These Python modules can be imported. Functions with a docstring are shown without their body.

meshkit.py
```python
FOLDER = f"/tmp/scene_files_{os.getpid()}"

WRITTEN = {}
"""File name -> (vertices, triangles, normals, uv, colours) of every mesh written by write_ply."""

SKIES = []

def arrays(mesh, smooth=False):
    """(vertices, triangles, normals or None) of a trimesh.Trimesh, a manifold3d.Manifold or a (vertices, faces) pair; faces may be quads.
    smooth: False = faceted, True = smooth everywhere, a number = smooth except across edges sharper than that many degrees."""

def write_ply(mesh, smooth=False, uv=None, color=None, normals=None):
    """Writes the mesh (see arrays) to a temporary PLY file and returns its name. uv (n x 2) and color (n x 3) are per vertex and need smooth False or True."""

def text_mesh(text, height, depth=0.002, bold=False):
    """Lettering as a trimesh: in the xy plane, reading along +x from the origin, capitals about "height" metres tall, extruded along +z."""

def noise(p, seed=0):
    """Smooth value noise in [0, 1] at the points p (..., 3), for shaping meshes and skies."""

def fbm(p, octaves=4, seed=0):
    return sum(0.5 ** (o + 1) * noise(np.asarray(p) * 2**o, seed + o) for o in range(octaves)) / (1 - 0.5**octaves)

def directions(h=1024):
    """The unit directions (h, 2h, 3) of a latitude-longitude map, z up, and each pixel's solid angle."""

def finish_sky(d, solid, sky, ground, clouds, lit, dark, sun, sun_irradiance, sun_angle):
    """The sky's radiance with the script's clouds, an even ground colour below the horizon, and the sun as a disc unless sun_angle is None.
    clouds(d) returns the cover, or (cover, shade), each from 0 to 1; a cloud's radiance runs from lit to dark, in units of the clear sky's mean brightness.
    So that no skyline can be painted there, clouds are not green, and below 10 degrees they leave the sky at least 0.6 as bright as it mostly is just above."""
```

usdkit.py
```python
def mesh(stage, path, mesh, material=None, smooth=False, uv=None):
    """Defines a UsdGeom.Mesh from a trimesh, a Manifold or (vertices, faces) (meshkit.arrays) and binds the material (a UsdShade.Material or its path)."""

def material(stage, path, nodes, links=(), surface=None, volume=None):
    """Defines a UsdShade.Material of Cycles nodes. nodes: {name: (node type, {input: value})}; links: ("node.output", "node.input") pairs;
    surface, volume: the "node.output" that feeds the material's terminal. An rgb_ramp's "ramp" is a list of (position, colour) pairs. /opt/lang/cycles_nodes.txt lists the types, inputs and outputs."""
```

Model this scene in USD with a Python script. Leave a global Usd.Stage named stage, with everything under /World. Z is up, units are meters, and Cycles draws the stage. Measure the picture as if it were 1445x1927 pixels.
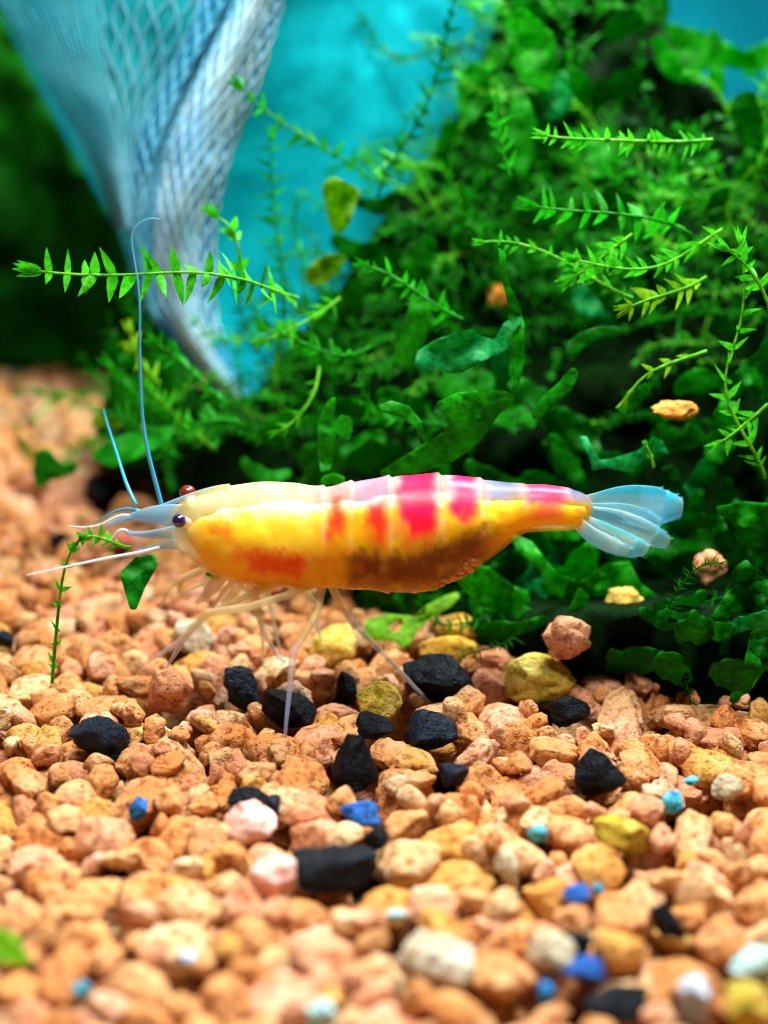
import math, random
import numpy as np, trimesh, usdkit, meshkit
import manifold3d as m3
from manifold3d import Manifold
from scipy.spatial import Delaunay, cKDTree
from scipy.interpolate import CubicSpline, PchipInterpolator
from shapely.geometry import Polygon, Point
import shapely
from pxr import Usd, UsdGeom, UsdLux, UsdShade, Gf, Sdf, Vt

R = random.Random(7)
RN = np.random.default_rng(7)
U = 0.001                      # everything below is laid out in millimetres; U turns it into metres
stage = Usd.Stage.CreateInMemory()
UsdGeom.SetStageUpAxis(stage, 'Z')
UsdGeom.Xform.Define(stage, '/World')
UsdGeom.Scope.Define(stage, '/World/Looks')

# ------------------------------------------------------------------ camera
PITCH, DIST, FPX, TZ = math.radians(20), 55.0, 2530.0, 8.9
FWD = np.array([0, math.cos(PITCH), -math.sin(PITCH)])
UPV = np.array([0, math.sin(PITCH), math.cos(PITCH)])
RIGHT = np.array([1.0, 0, 0])
EYE = np.array([0, 0, TZ]) - DIST * FWD
cam = UsdGeom.Camera.Define(stage, '/World/camera')
cam.AddTransformOp().Set(Gf.Matrix4d(*RIGHT, 0, *UPV, 0, *(-FWD), 0, *(EYE * U), 1))
FOCAL = 6.0
cam.CreateFocalLengthAttr(FOCAL)
cam.CreateHorizontalApertureAttr(FOCAL * 1445 / FPX)
cam.CreateVerticalApertureAttr(FOCAL * 1927 / FPX)
cam.CreateClippingRangeAttr(Gf.Vec2f(0.002, 10.0))
cam.CreateFocusDistanceAttr((DIST + 0.3) * U)
cam.CreateFStopAttr(FOCAL / 1.6)
cam.CreateExposureAttr(0.14)

# ------------------------------------------------------------------ light: the lamp over the tank, an added rear light, and dim light scattered by the water
def rect_light(name, pos, aim, w, h, inten, col):
    l = UsdLux.RectLight.Define(stage, '/World/' + name)
    z = np.array(pos, float) - np.array(aim, float); z /= np.linalg.norm(z)
    x = np.cross([0, 1, 0.001], z); x /= np.linalg.norm(x); y = np.cross(z, x)
    l.AddTransformOp().Set(Gf.Matrix4d(*x, 0, *y, 0, *z, 0, *(np.array(pos) * U), 1))
    l.CreateWidthAttr(w * U); l.CreateHeightAttr(h * U)
    l.CreateIntensityAttr(inten); l.CreateColorAttr(Gf.Vec3f(*col))
rect_light('tank_lamp', (4, -8, 78), (1, 4, 0), 30, 20, 63.0, (1.0, 0.96, 0.91))
rect_light('added_rear_light', (24, 44, 74), (-6, 26, 34), 34, 22, 95.0, (0.84, 0.97, 1.0))  # added light, put in to brighten the net bag and the wall
dome = UsdLux.DomeLight.Define(stage, '/World/water_glow')
dm = usdkit.material(stage, '/World/Looks/water_glow', {'b': ('background_shader', {'color': (0.75, 0.9, 1.0), 'strength': 0.045})}, surface='b.background')
UsdShade.MaterialBindingAPI.Apply(dome.GetPrim()).Bind(dm)

# ------------------------------------------------------------------ helpers
def ray(px, py):
    return FWD + (px - 722.5) / FPX * RIGHT - (py - 963.5) / FPX * UPV
def at(px, py, Y):                       # a point of the photograph at depth Y
    d = ray(px, py); return EYE + d * ((Y - EYE[1]) / d[1])
def atz(px, py, Z):                      # a point of the photograph on the level Z
    d = ray(px, py); return EYE + d * ((Z - EYE[2]) / d[2])
def at_many(p, Y):
    p = np.asarray(p, float); Y = np.broadcast_to(Y, len(p))
    d = FWD + (p[:, :1] - 722.5) / FPX * RIGHT - (p[:, 1:2] - 963.5) / FPX * UPV
    return EYE + d * ((Y - EYE[1]) / d[:, 1])[:, None]
def project(P):
    q = np.atleast_2d(P) - EYE
    z = q @ FWD
    return np.stack([722.5 + FPX * (q @ RIGHT) / z, 963.5 - FPX * (q @ UPV) / z, z], 1)

used = {}
def numbered(parent, name):
    k = (parent, name); n = used.get(k, -1) + 1; used[k] = n
    return f'{parent}/{name}' if n == 0 else f'{parent}/{name}_{n:03d}'
def tag(o, label=None, cat=None, group=None, kind=None):
    p = o.GetPrim() if hasattr(o, 'GetPrim') else o
    for k, v in (('label', label), ('category', cat), ('group', group), ('kind', kind)):
        if v: p.SetCustomDataByKey(k, v)
    return o
def thing(name, label, cat, loc=(0, 0, 0), group=None):
    x = UsdGeom.Xform.Define(stage, numbered('/World', name))
    x.AddTranslateOp().Set(Gf.Vec3d(*(np.array(loc, float) * U)))
    x.GetPrim().SetCustomDataByKey('_o', 0); x.GetPrim().ClearCustomDataByKey('_o')
    ORIGIN[str(x.GetPath())] = np.array(loc, float)
    return tag(x, label, cat, group)
ORIGIN = {'/World': np.zeros(3)}
def obj(name, mesh, mat, parent=None, smooth=True, origin=None, cols=None):
    """ONE Mesh prim under parent (or under /World, at its origin); vertices given in world millimetres."""
    pp = str(parent.GetPath()) if parent is not None else '/World'
    path = numbered(pp, name)
    v, f, n = meshkit.arrays(mesh, smooth)
    o = ORIGIN.get(pp, np.zeros(3))
    if parent is None and origin is not None: o = np.array(origin, float)
    m = UsdGeom.Mesh.Define(stage, path)
    m.CreatePointsAttr(Vt.Vec3fArray.FromNumpy(((v - o) * U).astype(np.float32)))
    m.CreateFaceVertexCountsAttr(Vt.IntArray.FromNumpy(np.full(len(f), 3, np.int32)))
    m.CreateFaceVertexIndicesAttr(Vt.IntArray.FromNumpy(f.astype(np.int32).ravel()))
    m.CreateSubdivisionSchemeAttr('none')
    if n is not None:
        m.CreateNormalsAttr(Vt.Vec3fArray.FromNumpy(n.astype(np.float32))); m.SetNormalsInterpolation('vertex')
    if cols is not None:
        for key, arr in cols.items():
            if arr.ndim == 2:
                UsdGeom.PrimvarsAPI(m).CreatePrimvar(key, Sdf.ValueTypeNames.Color3fArray, 'vertex').Set(Vt.Vec3fArray.FromNumpy(arr.astype(np.float32)))
            else:
                UsdGeom.PrimvarsAPI(m).CreatePrimvar(key, Sdf.ValueTypeNames.FloatArray, 'vertex').Set(Vt.FloatArray.FromNumpy(arr.astype(np.float32)))
    if parent is None and origin is not None:
        m.AddTranslateOp().Set(Gf.Vec3d(*(o * U)))
    elif parent is not None and pp.count('/') > 2: pass
    ORIGIN[path] = o
    if mat is not None:
        UsdShade.MaterialBindingAPI.Apply(m.GetPrim()).Bind(mat)
    return m
def spline(pts, n):
    pts = np.asarray(pts, float)
    s = np.r_[0, np.cumsum(np.linalg.norm(np.diff(pts, axis=0), axis=1))]
    return CubicSpline(s, pts)(np.linspace(0, s[-1], n)) if len(pts) > 2 else pts[0] + (pts[-1] - pts[0]) * np.linspace(0, 1, n)[:, None]
def frames(p):
    t = np.gradient(p, axis=0); t /= np.linalg.norm(t, axis=1, keepdims=True) + 1e-12
    a = np.cross(t[0], [0, 0, 1.0]) if abs(t[0][2]) < .9 else np.cross(t[0], [1.0, 0, 0])
    A = []
    for i in range(len(p)):
        a = a - t[i] * (a @ t[i]); a /= np.linalg.norm(a) + 1e-12; A.append(a.copy())
    A = np.array(A); return t, A, np.cross(t, A)
def tube(p, r, sides=6):
    p = np.asarray(p, float); r = np.broadcast_to(r, (len(p),))
    t, a, b = frames(p); ang = np.arange(sides) * 2 * np.pi / sides
    v = p[:, None] + r[:, None, None] * (np.cos(ang)[None, :, None] * a[:, None] + np.sin(ang)[None, :, None] * b[:, None])
    n = len(p); i, j = np.meshgrid(np.arange(n - 1), np.arange(sides), indexing='ij')
    q = np.stack([i * sides + j, i * sides + (j + 1) % sides, (i + 1) * sides + (j + 1) % sides, (i + 1) * sides + j], -1).reshape(-1, 4)
    v = np.vstack([v.reshape(-1, 3), p[:1], p[-1:]])
    f = np.vstack([q[:, [0, 1, 2]], q[:, [0, 2, 3]]])
    k = np.arange(sides)
    c0 = np.stack([np.full(sides, n * sides), (k + 1) % sides, k], 1)
    c1 = np.stack([np.full(sides, n * sides + 1), (n - 1) * sides + k, (n - 1) * sides + (k + 1) % sides], 1)
    return v, np.vstack([f, c0, c1])
def joined(ms):
    vs, fs, k = [], [], 0
    for v, f in ms:
        vs.append(v); fs.append(np.asarray(f) + k); k += len(v)
    return np.vstack(vs), np.vstack(fs)
fbm = meshkit.fbm
def srgb(*c):
    c = np.array(c, float) / 255
    return tuple(np.where(c <= .04045, c / 12.92, ((c + .055) / 1.055) ** 2.4))

# ------------------------------------------------------------------ materials
def S(per_mm): return per_mm / U
def mat_stone(name, a, b, c, rough=.75, bump=.95, spec=.15):
    """a: main tone, b: crevice / stain tone, c: pale chalky tone; all vary in space through the stone."""
    return usdkit.material(stage, '/World/Looks/' + name, {
        'g': ('geometry', {}),
        'n1': ('noise_texture', {'scale': S(.55), 'detail': 4, 'roughness': .6}),
        'n2': ('noise_texture', {'scale': S(2.4), 'detail': 5, 'roughness': .65}),
        'vo': ('voronoi_texture', {'scale': S(3.6), 'randomness': 1}),
        'n3': ('noise_texture', {'scale': S(9), 'detail': 3, 'roughness': .6}),
        'r1': ('rgb_ramp', {'ramp': [(0, (0, 0, 0)), (.46, (0, 0, 0)), (.64, (1, 1, 1)), (1, (1, 1, 1))]}),
        'r2': ('rgb_ramp', {'ramp': [(0, (1, 1, 1)), (.36, (1, 1, 1)), (.5, (0, 0, 0)), (1, (0, 0, 0))]}),
        'rp': ('rgb_ramp', {'ramp': [(0, (0, 0, 0)), (.12, (.25, .25, .25)), (.26, (1, 1, 1)), (1, (1, 1, 1))]}),
        'm1': ('mix_color', {'a': a, 'b': c}), 'm2': ('mix_color', {'b': b}),
        'add': ('math', {'math_type': 'multiply_add', 'value2': .35}),
        'add2': ('math', {'math_type': 'multiply_add', 'value2': .3}),
        'bp': ('bump', {'strength': bump, 'distance': .22 * U, 'filter_width': .1}),
        'p': ('principled_bsdf', {'roughness': rough, 'specular_ior_level': spec, 'diffuse_roughness': .4})},
        [('g.position', 'n1.vector'), ('g.position', 'n2.vector'), ('g.position', 'vo.vector'), ('g.position', 'n3.vector'),
         ('n1.fac', 'r1.fac'), ('n2.fac', 'r2.fac'), ('r1.color', 'm1.fac'), ('m1.result', 'm2.a'), ('r2.color', 'm2.fac'),
         ('vo.distance', 'rp.fac'), ('rp.color', 'add.value1'), ('n2.fac', 'add.value3'), ('n3.fac', 'add2.value1'), ('add.value', 'add2.value3'),
         ('add2.value', 'bp.height'), ('bp.normal', 'p.normal'), ('m2.result', 'p.base_color')], surface='p.BSDF')
def mat_leaf(name, a, b, trans=.4, rough=.4, scale=.6, spec=.35):
    return usdkit.material(stage, '/World/Looks/' + name, {
        'g': ('geometry', {}), 'n': ('noise_texture', {'scale': S(scale), 'detail': 4, 'roughness': .6}),
        'n2': ('noise_texture', {'scale': S(scale * 9), 'detail': 3}),
        'r': ('rgb_ramp', {'ramp': [(.3, a), (.7, b)]}),
        'n3': ('noise_texture', {'scale': S(scale * 5), 'detail': 4, 'roughness': .7}), 'r3': ('rgb_ramp', {'ramp': [(.38, (.5, .55, .4)), (.58, (1, 1, 1))]}),
        'mu': ('mix_color', {'blend_type': 'multiply', 'fac': 1.0}),
        'bp': ('bump', {'strength': .4, 'distance': .10 * U, 'filter_width': .1}),
        'p': ('principled_bsdf', {'roughness': rough, 'specular_ior_level': spec}),
        't': ('translucent_bsdf', {}), 'x': ('mix_closure', {'fac': trans})},
        [('g.position', 'n.vector'), ('g.position', 'n2.vector'), ('n.fac', 'r.fac'), ('g.position', 'n3.vector'), ('n3.fac', 'r3.fac'), ('r.color', 'mu.a'), ('r3.color', 'mu.b'), ('mu.result', 'p.base_color'), ('mu.result', 't.color'),
         ('n2.fac', 'bp.height'), ('bp.normal', 'p.normal'), ('p.BSDF', 'x.closure1'), ('t.BSDF', 'x.closure2')], surface='x.closure')
def mat_plain(name, col, rough=.5, **kw):
    return usdkit.material(stage, '/World/Looks/' + name, {'p': ('principled_bsdf', {'base_color': col, 'roughness': rough, **kw})}, surface='p.BSDF')

TONES = [  # name for labels, material
    ('orange-tan', mat_stone('stone_orange_tan', (0.616, 0.249, 0.073), (0.264, 0.065, 0.009), (0.704, 0.378, 0.163))),
    ('tan', mat_stone('stone_tan', (0.634, 0.301, 0.107), (0.299, 0.095, 0.017), (0.722, 0.439, 0.215))),
    ('pinkish tan', mat_stone('stone_pinkish', (0.651, 0.284, 0.138), (0.334, 0.095, 0.030), (0.722, 0.430, 0.267))),
    ('sandy ochre', mat_stone('stone_ochre', (0.598, 0.284, 0.060), (0.246, 0.095, 0.007), (0.686, 0.421, 0.146))),
    ('cream', mat_stone('stone_cream', (0.669, 0.396, 0.172), (0.352, 0.146, 0.034), (0.739, 0.550, 0.327))),
]
SPEC = {
    'black': mat_stone('stone_black', (.0025, .0035, .006), (.001, .0015, .002), (.006, .010, .016), rough=.5, spec=.12),
    'navy': mat_stone('stone_navy', (.003, .008, .022), (.001, .002, .006), (.006, .024, .05), rough=.45, spec=.2),
    'blue': mat_stone('stone_blue', (.01, .10, .42), (.005, .03, .12), (.02, .25, .6), rough=.45),
    'turquoise': mat_stone('stone_turquoise', (.04, .42, .60), (.01, .12, .22), (.2, .62, .72)),
    'aqua': mat_stone('stone_aqua', (.45, .68, .66), (.2, .4, .42), (.65, .8, .78)),
    'greyblue': mat_stone('stone_grey_blue', (.48, .55, .68), (.25, .3, .45), (.66, .7, .78)),
    'white': mat_stone('stone_white', (.58, .50, .34), (.32, .22, .10), (.70, .66, .54)),
    'pinkwhite': mat_stone('stone_pink_white', (.86, .52, .44), (.6, .28, .2), (.9, .68, .6)),
    'olive': mat_stone('stone_olive', (.50, .34, .03), (.22, .18, .01), (.66, .5, .12)),
    'yellow': mat_stone('stone_yellow', (.66, .38, .04), (.36, .16, .01), (.76, .54, .12)),
    'mossy': mat_stone('stone_mossy', (.62, .40, .05), (.26, .26, .01), (.72, .54, .14)),
    'orange': mat_stone('stone_orange', (.72, .27, .03), (.36, .09, .005), (.8, .42, .08)),
    'rust': mat_stone('stone_rust', (.72, .30, .13), (.34, .08, .03), (.8, .42, .22)),
    'red': mat_stone('stone_red', (.72, .18, .12), (.5, .08, .05), (.8, .32, .24)),
}
GREEN = {
    'bright': mat_leaf('moss_bright', (.02, .44, .006), (.09, .68, .02), .45, spec=.12),
    'mid': mat_leaf('moss_mid', (.004, .25, .003), (.024, .48, .008), .45, spec=.12),
    'dark': mat_leaf('moss_dark', (.0015, .11, .0015), (.007, .26, .004), .45, spec=.1),
    'deep': mat_leaf('moss_painted_shade', (.0003, .003, .0003), (.0012, .020, .0007), .05, rough=.9, spec=.05),  # near-black green: the shade inside the mound is put into this colour
    'lime': mat_leaf('moss_lime', (.14, .52, .005), (.34, .72, .02), .45, spec=.12),
    'stem': mat_leaf('moss_stem', (.06, .46, .008), (.20, .66, .03), .3, spec=.15),
    'frond': mat_leaf('frond_green', (.004, .26, .004), (.022, .52, .012), .5, rough=.5, scale=.5, spec=.12),
    'frond_blue': mat_leaf('frond_blue_green', (.004, .28, .03), (.014, .52, .15), .5, rough=.5, scale=.5, spec=.15),
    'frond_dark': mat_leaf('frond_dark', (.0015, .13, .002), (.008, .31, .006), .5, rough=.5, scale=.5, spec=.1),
    'frond_lime': mat_leaf('frond_lime', (.14, .46, .004), (.34, .66, .015), .5, rough=.5, scale=.5, spec=.12),
}

# ------------------------------------------------------------------ setting: tank floor and back wall
fl = trimesh.creation.box([260, 170, 2]); fl.apply_translation([0, 40, -4.6])
tag(obj('ground', fl, mat_plain('bed_soil', (.05, .022, .008), .95), smooth=False), kind='structure')
wl = trimesh.creation.box([260, 2, 130]); wl.apply_translation([0, 84, 59])
wall_m = usdkit.material(stage, '/World/Looks/back_wall', {
    'g': ('geometry', {}), 'n': ('noise_texture', {'scale': S(.09), 'detail': 4}),
    'r': ('rgb_ramp', {'ramp': [(.3, (.0005, .10, .14)), (.7, (.002, .22, .28))]}), 'p': ('principled_bsdf', {'roughness': .8, 'specular_ior_level': .03})},
    [('g.position', 'n.vector'), ('n.fac', 'r.fac'), ('r.color', 'p.base_color')], surface='p.BSDF')
tag(obj('back_wall', wl, wall_m, smooth=False), 'plain blue back wall of the tank', 'wall', kind='structure')

# ------------------------------------------------------------------ net bag: a hanging cloth with folds, and its knitted threads
ROWS = [-700, -120, 0, 150, 300, 450, 560, 650, 750, 860]
X = {  # across: left edge, middle, first fold (outer, ridge, inner), second fold (outer, ridge, outer), valley, far end
    'A': [-390, -75, -8, 82, 166, 228, 262, 330, 408, 470], 'B': [185, 190, 192, 205, 222, 243, 268, 333, 411, 473],
    'C': [590, 420, 380, 312, 252, 249, 272, 336, 414, 476], 'D': [625, 455, 420, 345, 285, 262, 278, 339, 417, 479], 'E': [650, 475, 438, 362, 305, 285, 288, 342, 420, 482],
    'F': [665, 490, 448, 372, 312, 292, 295, 346, 424, 485], 'G': [705, 520, 480, 418, 358, 330, 335, 372, 446, 500], 'H': [760, 560, 510, 462, 405, 372, 372, 398, 466, 515],
    'I': [800, 590, 535, 490, 432, 405, 405, 425, 480, 530], 'K': [840, 720, 700, 690, 680, 670, 680, 700, 720, 740], 'J': [900, 900, 900, 900, 900, 910, 920, 940, 960, 980]}
DEP = {'A': 25, 'B': 22.5, 'C': 22.6, 'D': 20.6, 'E': 21.4, 'F': 20.6, 'G': 18.9, 'H': 20.4, 'I': 22.4, 'K': 27, 'J': 34}
KEYS = 'ABCDEFGHIKJ'
KPOS = np.array([0, 1, 2, 2.5, 3, 3.4, 4, 4.6, 5, 6.4, 8])
vx = [PchipInterpolator(ROWS, X[k]) for k in KEYS]
def cloth(u, v):
    """u along KPOS, v = photo row; returns world points"""
    xs = np.stack([f(v) for f in vx], 1)
    lo = np.clip(np.searchsorted(KPOS, u, 'right') - 1, 0, len(KPOS) - 2)
    t = (u - KPOS[lo]) / (KPOS[lo + 1] - KPOS[lo]); i = np.arange(len(u))
    x = xs[i, lo] * (1 - t) + xs[i, lo + 1] * t
    d = PchipInterpolator(KPOS, [DEP[k] for k in KEYS])(u)
    squeeze = np.clip((900 - v) / 500, .35, 1)
    d = 22 + (d - 22) * np.where(u < 5, squeeze, 1)
    d = d + .9 * (fbm(np.stack([u * 1.1, v / 160, 0 * u], 1), 3, 5) - .5) + .35 * np.sin(u * 9 + v / 90) * np.clip((u - 4.8) / 2, 0, 1) * .4
    return at_many(np.stack([x, v], 1), d)
def cloth_mesh(u0, u1, nu, v0=-700, v1=860, nv=170, push=0.0):
    u, v = np.meshgrid(np.linspace(u0, u1, nu), np.linspace(v0, v1, nv), indexing='ij')
    P = cloth(u.ravel(), v.ravel())
    i, j = np.meshgrid(np.arange(nu - 1), np.arange(nv - 1), indexing='ij')
    q = np.stack([i * nv + j, (i + 1) * nv + j, (i + 1) * nv + j + 1, i * nv + j + 1], -1).reshape(-1, 4)
    f = np.vstack([q[:, [0, 1, 2]], q[:, [0, 2, 3]]])
    B = P + np.array([0, .12, 0])                     # cloth thickness
    n = len(P)
    edge = np.r_[np.arange(nv), (np.arange(nu) * nv + nv - 1)[1:], ((nu - 1) * nv + np.arange(nv)[::-1])[1:], (np.arange(nu)[::-1] * nv)[1:]]
    e = np.stack([edge[:-1], edge[1:]], 1)
    rim = np.vstack([np.stack([e[:, 0], e[:, 1], e[:, 1] + n], 1), np.stack([e[:, 0], e[:, 1] + n, e[:, 0] + n], 1)])
    return np.vstack([P, B]), np.vstack([f, f[:, ::-1] + n, rim])
def mat_cloth(name, a, b, trans, wavescale, bump=.5):
    return usdkit.material(stage, '/World/Looks/' + name, {
        'g': ('geometry', {}), 'mp': ('mapping', {'scale': (1, 1, .35)}),
        'n': ('noise_texture', {'scale': S(.35), 'detail': 4}), 'n2': ('noise_texture', {'scale': S(wavescale), 'detail': 3, 'roughness': .7}),
        'r': ('rgb_ramp', {'ramp': [(.3, a), (.7, b)]}),
        'r2': ('rgb_ramp', {'ramp': [(.35, (.8, .8, .8)), (.62, (1, 1, 1))]}), 'mul': ('mix_color', {'blend_type': 'multiply', 'fac': 1.0}),
        'bp': ('bump', {'strength': bump, 'distance': .25 * U, 'filter_width': .1}),
        'p': ('principled_bsdf', {'roughness': .7, 'specular_ior_level': .08}), 't': ('translucent_bsdf', {}), 'x': ('mix_closure', {'fac': trans})},
        [('g.position', 'n.vector'), ('g.position', 'mp.vector'), ('mp.vector', 'n2.vector'), ('n.fac', 'r.fac'), ('n2.fac', 'r2.fac'),
         ('r.color', 'mul.a'), ('r2.color', 'mul.b'), ('mul.result', 'p.base_color'), ('mul.result', 't.color'),
         ('n2.fac', 'bp.height'), ('bp.normal', 'p.normal'), ('p.BSDF', 'x.closure1'), ('t.BSDF', 'x.closure2')], surface='x.closure')
C_left = mat_cloth('net_left', (.02, .46, .52), (.09, .62, .66), .4, 2.5)
C_knit = mat_cloth('net_knit', (.005, .32, .38), (.02, .46, .50), .4, 2.5)
C_fold = mat_cloth('net_fold_blue', (.015, .36, .62), (.06, .50, .76), .35, 2.5)
C_white = mat_cloth('net_fold_pale', (.20, .64, .96), (.46, .84, .99), .22, 2.5)
C_right = mat_cloth('net_right', (.0, .54, .66), (.004, .66, .74), .4, 5, .25)
C_thread = mat_cloth('net_thread', (.44, .84, .99), (.74, .96, .99), .2, 4, .1)
C_thread2 = mat_cloth('net_thread_blue', (.10, .56, .76), (.28, .72, .86), .3, 4, .1)
bag = thing('net_bag', 'pale blue knitted net bag hanging in folds behind the moss', 'net bag', at(440, 760, 22))
obj('left_panel', cloth_mesh(0, 1, 16), C_left, bag)
obj('knit_panel', cloth_mesh(1, 2, 18), C_knit, bag)
fold1 = obj('blue_fold', cloth_mesh(2, 3.4, 22), C_fold, bag)
fold2 = obj('pale_fold', cloth_mesh(3.4, 4.6, 24), C_white, bag)
obj('lace_edge', cloth_mesh(4.6, 5, 12), C_fold, bag)
obj('right_panel', cloth_mesh(5, 8, 40), C_right, bag)
def knit(u0, u1, cols, v0, v1, rows, r, amp=.5, jit=.12):
    """honeycomb of threads: neighbouring zigzag yarns that touch, laid just in front of the cloth"""
    out = []
    w = (u1 - u0) / cols; h = (v1 - v0) / rows
    vv = np.linspace(v0, v1, rows * 6 + 1)
    for c in range(cols + 1):
        ph = (vv - v0) / h * math.pi + (math.pi if c % 2 else 0)
        uu = u0 + c * w + np.sin(ph) * w * amp * .5 + RN.normal(0, jit * w * .3) + w * jit * (fbm(np.stack([vv / 30, 0 * vv + c, 0 * vv], 1), 2, 3) - .5) * 3
        P = cloth(np.clip(uu, u0, u1), vv); P[:, 1] -= r * .9 + .10
        out.append(tube(P, r * (1 + .25 * np.cos(ph)), 5))
    return joined(out)
tag(obj('knit_threads', knit(1.0, 2.0, 8, -60, 430, 13, .06), C_thread2, bag), kind='stuff')
tag(obj('fold_threads', knit(2.0, 3.35, 9, -60, 600, 30, .055), C_thread2, fold1), kind='stuff')
tag(obj('fold_threads', knit(3.45, 4.6, 9, -60, 700, 28, .055), C_thread, fold2), kind='stuff')
tag(obj('edge_threads', knit(4.55, 5.0, 3, -60, 640, 30, .06), C_thread, bag), kind='stuff')
tag(obj('panel_threads', knit(.05, 1, 16, -60, 430, 60, .03, .3), C_thread2, bag), kind='stuff')

# ------------------------------------------------------------------ gravel bed
FOOT = PchipInterpolator([200, 500, 640, 860, 1000, 1100, 1250, 1400, 1560], [15, 13, 11, 8, 4.4, 2.8, 1.2, -.5, -1.5])     # where the mound meets the gravel
ICO = trimesh.creation.icosphere(3); ICO2 = trimesh.creation.icosphere(2)
def stone(rng, size, ico=ICO, cuts=9, rough=.13, flat=None, deep=(.5, .85)):
    v = np.array(ico.vertices); o = rng.uniform(-50, 50, 3)
    r = 1 + .55 * (fbm(v * 1.2 + o, 2, 1) - .5)
    p = v * r[:, None]
    for _ in range(cuts):
        n = rng.normal(size=3); n /= np.linalg.norm(n); d = rng.uniform(*deep)
        s = p @ n - d; p = p - np.where(s > 0, s * .8, 0)[:, None] * n
    n3 = fbm(p * 2.6 + o, 3, 4) - .5
    p = p * (1 + rough * 2.2 * n3)[:, None]
    pit = fbm(p * 5 + o, 2, 9)
    p = p * (1 - .10 * np.clip((pit - .58) * 5, 0, 1))[:, None]
    a = np.sort(rng.uniform(.66, 1.3, 3))[::-1] if flat is None else np.array(flat)
    p = p * a
    q = rng.normal(size=4); q /= np.linalg.norm(q)
    if flat is None: p = p @ trimesh.transformations.quaternion_matrix(q)[:3, :3].T
    p = p - p.mean(0)
    return p * size / np.abs(p).max(0).mean(), np.array(ico.faces)
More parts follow.
